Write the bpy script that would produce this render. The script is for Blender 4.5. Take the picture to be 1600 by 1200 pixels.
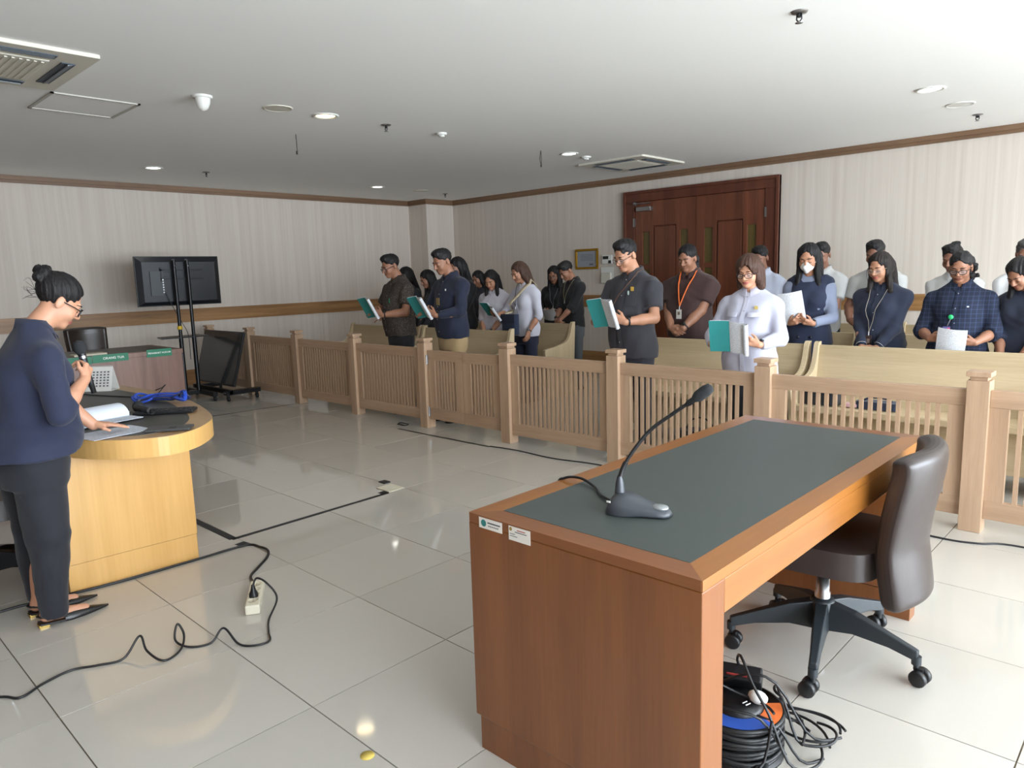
import bpy, math, random
import numpy as np
from mathutils import Vector, Matrix, Euler
random.seed(7); np.random.seed(7)
for o in list(bpy.data.objects): bpy.data.objects.remove(o)
SC = bpy.context.scene
COL = SC.collection
PI = math.pi

# ---------------------------------------------------------------- camera
CAMP = np.array([3.2789, -1.7485, 1.4310])
YAW, PIT, ROL, FPX = 2.33348883, -0.15006409, 0.02960732, 1129.586
_fw = np.array([math.cos(YAW)*math.cos(PIT), math.sin(YAW)*math.cos(PIT), math.sin(PIT)])
_rt = np.cross(_fw, [0, 0, 1]); _rt /= np.linalg.norm(_rt); _dn = np.cross(_fw, _rt)
_r2 = math.cos(ROL)*_rt + math.sin(ROL)*_dn; _d2 = -math.sin(ROL)*_rt + math.cos(ROL)*_dn
cd = bpy.data.cameras.new('camera'); cam = bpy.data.objects.new('camera', cd); COL.objects.link(cam)
cd.sensor_width = 36; cd.lens = FPX/1600*36; cd.clip_start = .02; cd.clip_end = 200
mw = Matrix.Identity(4)
for i in range(3):
    mw[i][0] = _r2[i]; mw[i][1] = -_d2[i]; mw[i][2] = -_fw[i]; mw[i][3] = CAMP[i]
cam.matrix_world = mw; SC.camera = cam
def project(p):
    d = np.array(p) - CAMP; z = d @ _fw
    return (800 + FPX*(d @ _r2)/z, 600 + FPX*(d @ _d2)/z, z)

# ---------------------------------------------------------------- world / exposure
w = bpy.data.worlds.new('sky'); SC.world = w; w.use_nodes = True
bg = w.node_tree.nodes['Background']
bg.inputs[0].default_value = (.82, .91, 1.0, 1); bg.inputs[1].default_value = 30.0
SC.view_settings.view_transform = 'Standard'; SC.view_settings.look = 'None'
SC.view_settings.gamma = 1; SC.view_settings.use_curve_mapping = False
SC.view_settings.exposure = -0.47
# room
XL, XR, YF, YB, ZC = -7.2, 7.4, -4.6, 7.29, 2.78
def portal(loc, rot, sx, sy):
    l = bpy.data.lights.new('window_portal', 'AREA'); l.shape = 'RECTANGLE'; l.size = sx; l.size_y = sy
    l.cycles.is_portal = True
    o = bpy.data.objects.new('window_portal', l); COL.objects.link(o); o.location = loc; o.rotation_euler = rot
WIN_Y = [(-3.1, -1.0), (-.8, 1.3), (1.5, 3.6), (3.8, 5.9)]      # windows in the right-hand wall
WIN_X = []                  # windows in the wall behind the camera
WZ0, WZ1 = .25, 2.66
for a, b in WIN_Y: portal((XR+.02, (a+b)/2, (WZ0+WZ1)/2), (0, PI/2, 0), WZ1-WZ0, b-a)
for a, b in WIN_X: portal(((a+b)/2, YF-.02, (WZ0+WZ1)/2), (PI/2, 0, 0), b-a, WZ1-WZ0)

# ---------------------------------------------------------------- materials
def lin(c):
    if isinstance(c, str):
        c = c.lstrip('#'); c = [int(c[i:i+2], 16) for i in (0, 2, 4)]
    r = []
    for v in c[:3]:
        v = v/255; r.append(v/12.92 if v <= .04045 else ((v+.055)/1.055)**2.4)
    return (*r, 1)
MATS = {}
def newmat(name):
    m = bpy.data.materials.new(name); m.use_nodes = True
    return m, m.node_tree.nodes, m.node_tree.links, m.node_tree.nodes['Principled BSDF']
def mat(name, c, rough=.5, metal=0, emit=0, spec=.5, noise=0, nscale=40, bump=0, trans=0, sheen=0):
    if name in MATS: return MATS[name]
    m, N, L, P = newmat(name); MATS[name] = m
    c = lin(c); P.inputs['Base Color'].default_value = c; P.inputs['Roughness'].default_value = rough
    P.inputs['Metallic'].default_value = metal; P.inputs['Specular IOR Level'].default_value = spec
    if trans: P.inputs['Transmission Weight'].default_value = trans
    if sheen: P.inputs['Sheen Weight'].default_value = sheen
    if emit:
        P.inputs['Emission Color'].default_value = c; P.inputs['Emission Strength'].default_value = emit
    if noise or bump:
        t = N.new('ShaderNodeTexCoord'); n = N.new('ShaderNodeTexNoise'); n.inputs['Scale'].default_value = nscale
        n.inputs['Detail'].default_value = 4
        L.new(t.outputs['Object'], n.inputs['Vector'])
        if noise:
            r = N.new('ShaderNodeMixRGB'); r.inputs[1].default_value = tuple(v*(1-noise) for v in c[:3])+(1,)
            r.inputs[2].default_value = tuple(min(1, v*(1+noise)) for v in c[:3])+(1,)
            L.new(n.outputs[0], r.inputs[0]); L.new(r.outputs[0], P.inputs['Base Color'])
        if bump:
            b = N.new('ShaderNodeBump'); b.inputs['Strength'].default_value = bump; b.inputs['Distance'].default_value = .004
            L.new(n.outputs[0], b.inputs['Height']); L.new(b.outputs[0], P.inputs['Normal'])
    return m
def wood(name, c1, c2, axis='Z', scale=9, rough=.38, stretch=.05, coat=0):
    if name in MATS: return MATS[name]
    m, N, L, P = newmat(name); MATS[name] = m
    t = N.new('ShaderNodeTexCoord'); mp = N.new('ShaderNodeMapping')
    s = [1, 1, 1]; s['XYZ'.index(axis)] = stretch; mp.inputs['Scale'].default_value = s
    n = N.new('ShaderNodeTexNoise'); n.inputs['Scale'].default_value = scale; n.inputs['Detail'].default_value = 6; n.inputs['Distortion'].default_value = .6
    n2 = N.new('ShaderNodeTexNoise'); n2.inputs['Scale'].default_value = scale*14; n2.inputs['Detail'].default_value = 3
    L.new(t.outputs['Object'], mp.inputs[0]); L.new(mp.outputs[0], n.inputs['Vector']); L.new(mp.outputs[0], n2.inputs['Vector'])
    mx = N.new('ShaderNodeMath'); mx.operation = 'MULTIPLY_ADD'; mx.inputs[1].default_value = .35
    L.new(n2.outputs[0], mx.inputs[0]); L.new(n.outputs[0], mx.inputs[2])
    r = N.new('ShaderNodeValToRGB'); r.color_ramp.elements[0].position = .42; r.color_ramp.elements[1].position = .92
    r.color_ramp.elements[0].color = lin(c1); r.color_ramp.elements[1].color = lin(c2)
    L.new(mx.outputs[0], r.inputs[0]); L.new(r.outputs[0], P.inputs['Base Color'])
    P.inputs['Roughness'].default_value = rough
    if coat: P.inputs['Coat Weight'].default_value = coat; P.inputs['Coat Roughness'].default_value = .15
    return m
def wallpaper(name, c1, c2):
    m, N, L, P = newmat(name); MATS[name] = m
    t = N.new('ShaderNodeTexCoord'); mp = N.new('ShaderNodeMapping'); mp.inputs['Scale'].default_value = (1, 1, .012)
    L.new(t.outputs['Object'], mp.inputs[0])
    n = N.new('ShaderNodeTexNoise'); n.inputs['Scale'].default_value = 160; n.inputs['Detail'].default_value = 3
    n2 = N.new('ShaderNodeTexNoise'); n2.inputs['Scale'].default_value = 22; n2.inputs['Detail'].default_value = 4
    L.new(mp.outputs[0], n.inputs['Vector']); L.new(mp.outputs[0], n2.inputs['Vector'])
    a = N.new('ShaderNodeMath'); a.operation = 'MULTIPLY_ADD'; a.inputs[1].default_value = .6
    L.new(n.outputs[0], a.inputs[0]); L.new(n2.outputs[0], a.inputs[2])
    r = N.new('ShaderNodeValToRGB'); r.color_ramp.elements[0].position = .35; r.color_ramp.elements[1].position = 1.2
    r.color_ramp.elements[0].color = lin(c1); r.color_ramp.elements[1].color = lin(c2)
    L.new(a.outputs[0], r.inputs[0]); L.new(r.outputs[0], P.inputs['Base Color']); P.inputs['Roughness'].default_value = .75
    return m
def tilemat(name, c):
    m, N, L, P = newmat(name); MATS[name] = m
    oi = N.new('ShaderNodeObjectInfo'); t = N.new('ShaderNodeTexCoord')
    n = N.new('ShaderNodeTexNoise'); n.inputs['Scale'].default_value = 260; n.inputs['Detail'].default_value = 2
    n2 = N.new('ShaderNodeTexNoise'); n2.inputs['Scale'].default_value = 2.2; n2.inputs['Detail'].default_value = 3
    L.new(t.outputs['Object'], n.inputs['Vector']); L.new(t.outputs['Object'], n2.inputs['Vector'])
    a = N.new('ShaderNodeMath'); a.operation = 'MULTIPLY_ADD'; a.inputs[1].default_value = .10; a.inputs[2].default_value = .9
    b = N.new('ShaderNodeMath'); b.operation = 'MULTIPLY_ADD'; b.inputs[1].default_value = .06
    d = N.new('ShaderNodeMath'); d.operation = 'MULTIPLY_ADD'; d.inputs[1].default_value = .06
    L.new(oi.outputs['Random'], a.inputs[0]); L.new(n.outputs[0], b.inputs[0]); L.new(a.outputs[0], b.inputs[2])
    L.new(n2.outputs[0], d.inputs[0]); L.new(b.outputs[0], d.inputs[2])
    mx = N.new('ShaderNodeVectorMath'); mx.operation = 'SCALE'; mx.inputs[0].default_value = lin(c)[:3]
    L.new(d.outputs[0], mx.inputs['Scale']); L.new(mx.outputs[0], P.inputs['Base Color'])
    P.inputs['Roughness'].default_value = .05; P.inputs['Specular IOR Level'].default_value = .55
    return m
def fabric(name, c, rough=.85, var=.12, scale=300):
    return mat(name, c, rough, noise=var, nscale=scale, bump=.25, sheen=.1)
def plaid(name, base, line):
    m, N, L, P = newmat(name); MATS[name] = m
    t = N.new('ShaderNodeTexCoord'); sx = N.new('ShaderNodeSeparateXYZ'); L.new(t.outputs['Object'], sx.inputs[0])
    outs = []
    for ch in ('X', 'Z'):
        a = N.new('ShaderNodeMath'); a.operation = 'MULTIPLY'; a.inputs[1].default_value = 1/.034
        f = N.new('ShaderNodeMath'); f.operation = 'FRACT'; g = N.new('ShaderNodeMath'); g.operation = 'LESS_THAN'; g.inputs[1].default_value = .11
        L.new(sx.outputs[ch], a.inputs[0]); L.new(a.outputs[0], f.inputs[0]); L.new(f.outputs[0], g.inputs[0]); outs.append(g)
    s = N.new('ShaderNodeMath'); s.operation = 'ADD'; L.new(outs[0].outputs[0], s.inputs[0]); L.new(outs[1].outputs[0], s.inputs[1])
    h = N.new('ShaderNodeMath'); h.operation = 'MULTIPLY'; h.inputs[1].default_value = .55; L.new(s.outputs[0], h.inputs[0])
    r = N.new('ShaderNodeMixRGB'); r.inputs[1].default_value = lin(base); r.inputs[2].default_value = lin(line)
    L.new(h.outputs[0], r.inputs[0]); L.new(r.outputs[0], P.inputs['Base Color']); P.inputs['Roughness'].default_value = .9
    return m
def batik(name, base, line):
    m, N, L, P = newmat(name); MATS[name] = m
    t = N.new('ShaderNodeTexCoord'); v = N.new('ShaderNodeTexVoronoi'); v.inputs['Scale'].default_value = 55; v.feature = 'DISTANCE_TO_EDGE'
    L.new(t.outputs['Object'], v.inputs['Vector'])
    r = N.new('ShaderNodeValToRGB'); r.color_ramp.elements[0].position = .03; r.color_ramp.elements[1].position = .12
    r.color_ramp.elements[0].color = lin(line); r.color_ramp.elements[1].color = lin(base)
    L.new(v.outputs['Distance'], r.inputs[0]); L.new(r.outputs[0], P.inputs['Base Color']); P.inputs['Roughness'].default_value = .85
    return m
def printed(name, base, ink, axis='Z', pitch=.011, fill=.45):
    """paper with rows of print; rows run across `axis` of the object"""
    if name in MATS: return MATS[name]
    m, N, L, P = newmat(name); MATS[name] = m
    t = N.new('ShaderNodeTexCoord'); sx = N.new('ShaderNodeSeparateXYZ'); L.new(t.outputs['Object'], sx.inputs[0])
    a = N.new('ShaderNodeMath'); a.operation = 'MULTIPLY'; a.inputs[1].default_value = 1/pitch
    f = N.new('ShaderNodeMath'); f.operation = 'FRACT'; g = N.new('ShaderNodeMath'); g.operation = 'LESS_THAN'; g.inputs[1].default_value = fill
    L.new(sx.outputs[axis], a.inputs[0]); L.new(a.outputs[0], f.inputs[0]); L.new(f.outputs[0], g.inputs[0])
    n = N.new('ShaderNodeTexNoise'); n.inputs['Scale'].default_value = 170; L.new(t.outputs['Object'], n.inputs['Vector'])
    q = N.new('ShaderNodeMath'); q.operation = 'GREATER_THAN'; q.inputs[1].default_value = .44; L.new(n.outputs[0], q.inputs[0])
    h = N.new('ShaderNodeMath'); h.operation = 'MULTIPLY'; L.new(g.outputs[0], h.inputs[0]); L.new(q.outputs[0], h.inputs[1])
    k = N.new('ShaderNodeMath'); k.operation = 'MULTIPLY'; k.inputs[1].default_value = .5; L.new(h.outputs[0], k.inputs[0])
    r = N.new('ShaderNodeMixRGB'); r.inputs[1].default_value = lin(base); r.inputs[2].default_value = lin(ink)
    L.new(k.outputs[0], r.inputs[0]); L.new(r.outputs[0], P.inputs['Base Color']); P.inputs['Roughness'].default_value = .7
    return m

# ---------------------------------------------------------------- mesh helpers
ORG = {}
def setp(o, label=None, cat=None, group=None, kind=None):
    if label: o['label'] = label
    if cat: o['category'] = cat
    if group: o['group'] = group
    if kind: o['kind'] = kind
    return o
def thing(name, label, cat, loc=(0, 0, 0), group=None, rotz=0, kind=None):
    o = bpy.data.objects.new(name, None); COL.objects.link(o); o.location = loc; o.rotation_euler = (0, 0, rotz)
    o.empty_display_size = .1; ORG[o.name] = Vector(loc)
    return setp(o, label, cat, group, kind)
class MB:
    def __init__(s): s.v = []; s.f = []; s.sm = []
    def add(s, v, f, sm=False):
        b = len(s.v); s.v += [tuple(p) for p in v]; s.f += [tuple(i+b for i in q) for q in f]; s.sm += [sm]*len(f); return s
    def box(s, x0, x1, y0, y1, z0, z1):
        return s.add([(x0,y0,z0),(x1,y0,z0),(x1,y1,z0),(x0,y1,z0),(x0,y0,z1),(x1,y0,z1),(x1,y1,z1),(x0,y1,z1)],
                     [(3,2,1,0),(4,5,6,7),(0,1,5,4),(1,2,6,5),(2,3,7,6),(3,0,4,7)])
    def obox(s, c, size, M=None):
        M = M or Matrix.Identity(3); h = [q/2 for q in size]; c = Vector(c)
        v = [c + M @ Vector((x*h[0], y*h[1], z*h[2])) for z in (-1, 1) for x, y in ((-1,-1),(1,-1),(1,1),(-1,1))]
        return s.add(v, [(3,2,1,0),(4,5,6,7),(0,1,5,4),(1,2,6,5),(2,3,7,6),(3,0,4,7)])
    def tube(s, pts, r, n=8, closed=False, up=None, flat=1.0, sm=True):
        P = [Vector(p) for p in pts]; m = len(P); v = []; f = []
        rr = r if isinstance(r, (list, tuple)) else [r]*m
        pn = None
        for i in range(m):
            if closed: t = P[(i+1) % m]-P[i-1]
            else: t = P[min(i+1, m-1)]-P[max(i-1, 0)]
            t = t.normalized() if t.length > 1e-9 else Vector((0,0,1))
            if pn is None:
                a = Vector(up) if up else (Vector((0,0,1)) if abs(t.z) < .9 else Vector((1,0,0)))
                pn = (a - t*a.dot(t)).normalized()
            else:
                q = pn - t*pn.dot(t)
                if q.length > 1e-6: pn = q.normalized()
            bn = t.cross(pn)
            for k in range(n):
                an = 2*PI*k/n; v.append(P[i] + (pn*math.cos(an)*flat + bn*math.sin(an))*rr[i])
        for i in range(m if closed else m-1):
            for k in range(n):
                j = (i+1) % m; f.append((i*n+k, i*n+(k+1) % n, j*n+(k+1) % n, j*n+k))
        s.add(v, f, sm)
        if not closed:
            s.add(v[:n], [tuple(range(n))[::-1]]); s.add(v[-n:], [tuple(range(n))])
        return s
    def lathe(s, prof, c=(0,0,0), n=20, M=None, sm=True, a0=0, a1=2*PI):
        M = M or Matrix.Identity(3); c = Vector(c); v = []; f = []; full = abs(a1-a0-2*PI) < 1e-6; m = n if full else n+1
        for r, z in prof:
            for k in range(m):
                a = a0+(a1-a0)*k/n; v.append(c + M @ Vector((r*math.cos(a), r*math.sin(a), z)))
        for i in range(len(prof)-1):
            for k in range(n):
                k2 = (k+1) % m if full else k+1
                f.append((i*m+k, i*m+k2, (i+1)*m+k2, (i+1)*m+k))
        return s.add(v, f, sm)
    def disc(s, r, c, n=20, M=None):
        M = M or Matrix.Identity(3); c = Vector(c)
        return s.add([c + M @ Vector((r*math.cos(2*PI*k/n), r*math.sin(2*PI*k/n), 0)) for k in range(n)], [tuple(range(n))])
    def ell(s, c, r, n=12, m=8, M=None, sm=True):
        M = M or Matrix.Identity(3); c = Vector(c); v = []; f = []
        for i in range(m+1):
            t = PI*i/m
            for k in range(n):
                a = 2*PI*k/n; v.append(c + M @ Vector((r[0]*math.sin(t)*math.cos(a), r[1]*math.sin(t)*math.sin(a), r[2]*math.cos(t))))
        for i in range(m):
            for k in range(n): f.append((i*n+k, (i+1)*n+k, (i+1)*n+(k+1) % n, i*n+(k+1) % n))
        return s.add(v, f, sm)
    def prism(s, poly, d0, d1, M=None, c=(0,0,0), sm=False):
        """polygon in local xy extruded along local z from d0 to d1"""
        M = M or Matrix.Identity(3); c = Vector(c); n = len(poly)
        v = [c + M @ Vector((x, y, d0)) for x, y in poly] + [c + M @ Vector((x, y, d1)) for x, y in poly]
        s.add(v, [tuple(range(n))[::-1], tuple(range(n, 2*n))])
        return s.add(v, [(i, (i+1) % n, n+(i+1) % n, n+i) for i in range(n)], sm)
    def sheet(s, rows, th=0, sm=True):
        """grid of points (list of rows); with thickness th along vertex normals"""
        a = len(rows); b = len(rows[0]); V = [Vector(p) for r in rows for p in r]
        f = [(i*b+j, i*b+j+1, (i+1)*b+j+1, (i+1)*b+j) for i in range(a-1) for j in range(b-1)]
        if not th: return s.add(V, f, sm)
        nr = []
        for i in range(a):
            for j in range(b):
                du = V[i*b+min(j+1, b-1)]-V[i*b+max(j-1, 0)]; dv = V[min(i+1, a-1)*b+j]-V[max(i-1, 0)*b+j]
                nr.append(du.cross(dv).normalized())
        k = len(V); W = [p+n*th for p, n in zip(V, nr)]
        s.add([p for p in V]+W, [q[::-1] for q in f]+[tuple(i+k for i in q) for q in f], sm)
        rim = [j for j in range(b)]+[i*b+b-1 for i in range(1, a)]+[(a-1)*b+j for j in range(b-2, -1, -1)]+[i*b for i in range(a-2, 0, -1)]
        R_ = [V[i] for i in rim]+[W[i] for i in rim]; m = len(rim)
        return s.add(R_, [(i, (i+1) % m, m+(i+1) % m, m+i) for i in range(m)])
    def build(s, name, m, parent=None, local=False, bevel=0, label=None, cat=None, group=None, kind=None, base=None, subsurf=0):
        V = [Vector(p) for p in s.v]
        me = bpy.data.meshes.new(name); o = bpy.data.objects.new(name, me); COL.objects.link(o)
        if parent is not None:
            o.parent = parent
            if not local:
                q = parent
                while q.parent: q = q.parent
                og = ORG[q.name]; V = [p-og for p in V]
        elif not local:
            if base is None:
                xs = [p.x for p in V]; ys = [p.y for p in V]; zs = [p.z for p in V]
                base = ((min(xs)+max(xs))/2, (min(ys)+max(ys))/2, min(zs))
            og = Vector(base); o.location = og; V = [p-og for p in V]; ORG[o.name] = og
        me.from_pydata([tuple(p) for p in V], [], s.f); me.polygons.foreach_set('use_smooth', s.sm); me.update()
        me.materials.append(m)
        if subsurf:
            wd = o.modifiers.new('weld', 'WELD'); wd.merge_threshold = .0002
            ss = o.modifiers.new('subsurf', 'SUBSURF'); ss.levels = 1; ss.render_levels = subsurf
        if bevel:
            b = o.modifiers.new('bevel', 'BEVEL'); b.width = bevel; b.segments = 2; b.limit_method = 'ANGLE'; b.angle_limit = .7
            b.harden_normals = False
        setp(o, label, cat, group, kind); return o
def dup(root, loc, rotz=None, **kw):
    r = root.copy(); COL.objects.link(r); r.location = loc; ORG[r.name] = Vector(loc)
    if rotz is not None: r.rotation_euler = (0, 0, rotz)
    for ch in list(root.children):
        c = ch.copy(); COL.objects.link(c); c.parent = r
        for g in list(ch.children):
            d = g.copy(); COL.objects.link(d); d.parent = c
    setp(r, **kw); return r
def text(s, size, m, parent, loc, rot, name='lettering', ext=.0006, sx=1.0):
    cu = bpy.data.curves.new(name, 'FONT'); cu.body = s; cu.size = size; cu.extrude = ext; cu.align_x = 'CENTER'; cu.align_y = 'CENTER'; cu.offset = size*.012
    tmp = bpy.data.objects.new('tmp', cu); COL.objects.link(tmp)
    dg = bpy.context.evaluated_depsgraph_get(); me = bpy.data.meshes.new_from_object(tmp.evaluated_get(dg)); me.name = name
    bpy.data.objects.remove(tmp); bpy.data.curves.remove(cu)
    o = bpy.data.objects.new(name, me); COL.objects.link(o); me.materials.clear(); me.materials.append(m)
    o.parent = parent; q = parent
    while q.parent: q = q.parent
    o.location = Vector(loc)-ORG[q.name]; o.rotation_euler = rot; o.scale = (sx, 1, 1)
    return o
def RX(a): return Matrix.Rotation(a, 3, 'X')
def RY(a): return Matrix.Rotation(a, 3, 'Y')
def RZ(a): return Matrix.Rotation(a, 3, 'Z')
def spline(pts, n=8):
    P = [Vector(p) for p in pts]; out = []
    for i in range(len(P)-1):
        a = P[max(i-1, 0)]; b = P[i]; c = P[i+1]; d = P[min(i+2, len(P)-1)]
        for k in range(n):
            t = k/n; out.append(.5*((2*b)+(c-a)*t+(2*a-5*b+4*c-d)*t*t+(3*b-a-3*c+d)*t**3))
    out.append(P[-1]); return out
# ================================================================ the room
M_ceil = mat('ceiling_paint', (246, 246, 243), .9)
M_wall = wallpaper('wallpaper', (198, 186, 173), (216, 206, 195))
M_grout = mat('grout', (118, 104, 84), .8)
M_tile = tilemat('polished_tile', (188, 183, 174))
M_trim = wood('trim_wood', (120, 84, 48), (176, 132, 84), 'Y', 14, .4)
M_trimx = wood('trim_wood_x', (120, 84, 48), (176, 132, 84), 'X', 14, .4)
M_crown = wood('crown_wood', (104, 78, 56), (140, 110, 84), 'Y', 10, .5)
M_white = mat('white_plastic', (226, 226, 220), .45)
M_cream = mat('cream_plastic', (214, 210, 196), .5)
M_black = mat('black_plastic', (22, 23, 25), .42)
M_blackm = mat('black_metal', (20, 21, 24), .35, metal=.3)
M_chrome = mat('chrome', (200, 200, 205), .18, metal=1)
M_steel = mat('brushed_steel', (170, 170, 172), .35, metal=1)

fl = MB().box(XL-.1, XR+.1, YF-.1, YB+.1, -.12, -.006).build('floor', M_grout, kind='structure', base=(0, 0, 0))
ti = []
nx0, nx1 = math.floor(XL/.6), math.ceil(XR/.6); ny0, ny1 = math.floor(YF/.6), math.ceil(YB/.6)
for i in range(nx0, nx1):
    for j in range(ny0, ny1):
        cx, cy = i*.6+.3, j*.6+.3
        x0, x1 = max(i*.6, XL), min(i*.6+.6, XR); y0, y1 = max(j*.6, YF), min(j*.6+.6, YB)
        if x1-x0 < .02 or y1-y0 < .02: continue
        px, py, d = project((cx, cy, 0)); vis = d > .4 and -250 < px < 1850 and py < 1500
        ti.append(((0 if vis else 1), (cx-CAMP[0])**2+(cy-CAMP[1])**2, x0, x1, y0, y1))
ti.sort()
cache = {}; rest = MB(); G = .0022
for k, (vis, dd, x0, x1, y0, y1) in enumerate(ti):
    if vis == 0 and k < 300:
        key = (round(x1-x0, 3), round(y1-y0, 3))
        if key not in cache:
            o = MB().box(-key[0]/2+G, key[0]/2-G, -key[1]/2+G, key[1]/2-G, -.008, 0).build('tile', M_tile, fl, local=True); cache[key] = o.data
        else:
            o = bpy.data.objects.new('tile', cache[key]); COL.objects.link(o); o.parent = fl
        o.location = ((x0+x1)/2, (y0+y1)/2, random.uniform(-.0004, .0004))
    else: rest.box(x0+G, x1-G, y0+G, y1-G, -.008, 0)
if rest.v: rest.build('tile_field', M_tile, fl, kind='stuff')
MB().box(XL-.1, XR+.1, YF-.1, YB+.1, ZC, ZC+.12).build('ceiling', M_ceil, kind='structure')
MB().box(XL-.12, XL, YF-.1, YB+.1, 0, ZC).build('wall_left', M_wall, kind='structure')
# back wall with the column in its left corner; the doorway is cut out
DX0, DX1, DZ = -2.86, -.72, 2.54
wb = MB().box(XL, DX0, YB, YB+.15, 0, ZC).box(DX1, XR+.1, YB, YB+.15, 0, ZC).box(DX0, DX1, YB, YB+.15, DZ, ZC)
wb.build('wall_back', M_wall, kind='structure')
CX, CY = -6.71, 6.66
MB().box(XL, CX, CY, YB, 0, ZC).build('wall_column', M_wall, kind='structure')
# window walls (right-hand side and behind the camera)
def winwall(name, spans, lo, hi, fixed, axis, wm):
    m = MB()
    def b(a, c, z0, z1):
        if axis == 'x': m.box(fixed, fixed+.15, a, c, z0, z1)
        else: m.box(a, c, fixed-.15, fixed, z0, z1)
    b(lo, hi, 0, WZ0); b(lo, hi, WZ1, ZC); e = lo
    for a, c in spans: b(e, a, WZ0, WZ1); e = c
    b(e, hi, WZ0, WZ1); m.build(name, wm, kind='structure')
winwall('wall_right', WIN_Y, YF-.1, YB+.1, XR, 'x', M_wall); winwall('wall_front', WIN_X, XL, XR+.1, YF, 'y', wood('wall_wood_low_bounce', (84, 52, 32), (112, 72, 46), 'Z', 5, .4))  # unseen front wall gets an assumed dark wood to cut bounced light
M_alu = mat('window_aluminium', (150, 150, 150), .4, metal=.8)
n = 0
for ax, spans in (('x', WIN_Y), ('y', WIN_X)):
    for a, c in spans:
        n += 1; m = MB(); mid = (a+c)/2
        for (p, q, z0, z1) in ((a, a+.05, WZ0, WZ1), (c-.05, c, WZ0, WZ1), (mid-.025, mid+.025, WZ0, WZ1), (a, c, WZ0, WZ0+.05), (a, c, WZ1-.05, WZ1)):
            if ax == 'x': m.box(XR+.05, XR+.1, p, q, z0, z1)
            else: m.box(p, q, YF-.1, YF-.05, z0, z1)
        m.build('window_%d' % n, M_alu, kind='structure')
# crown moulding, chair rail and baseboard, following left wall - column - back wall
def runs(zs, d, name, mx, my, x_door=True, start=1):
    """zs: list of (z0, z1, depth)"""
    k = start
    m = MB()
    for z0, z1, dp in zs: m.box(XL, XL+dp, YF, CY, z0, z1)
    m.build('%s_%d' % (name, k), my, kind='structure'); k += 1
    m = MB()
    for z0, z1, dp in zs: m.box(XL, CX+dp, CY-dp, CY, z0, z1)
    m.build('%s_%d' % (name, k), mx, kind='structure'); k += 1
    m = MB()
    for z0, z1, dp in zs: m.box(CX, CX+dp, CY, YB, z0, z1)
    m.build('%s_%d' % (name, k), my, kind='structure'); k += 1
    for a, c in (((CX, DX0-.09), (DX1+.09, XR)) if x_door else ((CX, XR),)):
        m = MB()
        for z0, z1, dp in zs: m.box(a, c, YB-dp, YB, z0, z1)
        m.build('%s_%d' % (name, k), mx, kind='structure'); k += 1
    return k
M_crownx = wood('crown_wood_x', (104, 78, 56), (140, 110, 84), 'X', 10, .5)
k = runs([(ZC-.085, ZC, .03), (ZC-.05, ZC, .045)], 0, 'trim', M_crownx, M_crown, x_door=False)
k = runs([(.90, 1.055, .018), (1.04, 1.085, .032), (1.055, 1.075, .04)], 0, 'trim', M_trimx, M_trim, start=k)
runs([(0, .2, .018), (.2, .215, .012)], 0, 'baseboard', M_trimx, M_trim)

# ---------------------------------------------------------------- double door
M_door = wood('door_mahogany', (84, 44, 28), (122, 68, 44), 'Z', 9, .32, coat=.3)
M_doorf = wood('door_frame_mahogany', (78, 42, 30), (108, 60, 42), 'Z', 9, .35)
M_pane = mat('amber_pane', (96, 82, 44), .25, noise=.3, nscale=60)
dr = thing('door_1', None, None, ((DX0+DX1)/2, YB, 0), kind='structure')
m = MB().box(DX0-.09, DX0+.09, YB-.05, YB+.02, 0, DZ-.13).box(DX1-.09, DX1+.09, YB-.05, YB+.02, 0, DZ-.13).box(DX0-.09, DX1+.09, YB-.05, YB+.02, DZ-.13, DZ+.02)
m.box(DX0-.09, DX0-.05, YB-.07, YB, 0, DZ+.02).box(DX1+.05, DX1+.09, YB-.07, YB, 0, DZ+.02).box(DX0-.05, DX1+.05, YB-.07, YB, DZ-.02, DZ+.02)
m.build('frame', M_doorf, dr, bevel=.004)
MB().box(DX0, DX1, YB+.035, YB+.06, 0, DZ).build('door_light_block', M_doorf, dr)  # added backing sheet; stops sky light leaking round the leaves
x0, x1, zt = DX0+.09, DX1-.09, DZ-.13; xm = (x0+x1)/2
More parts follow.
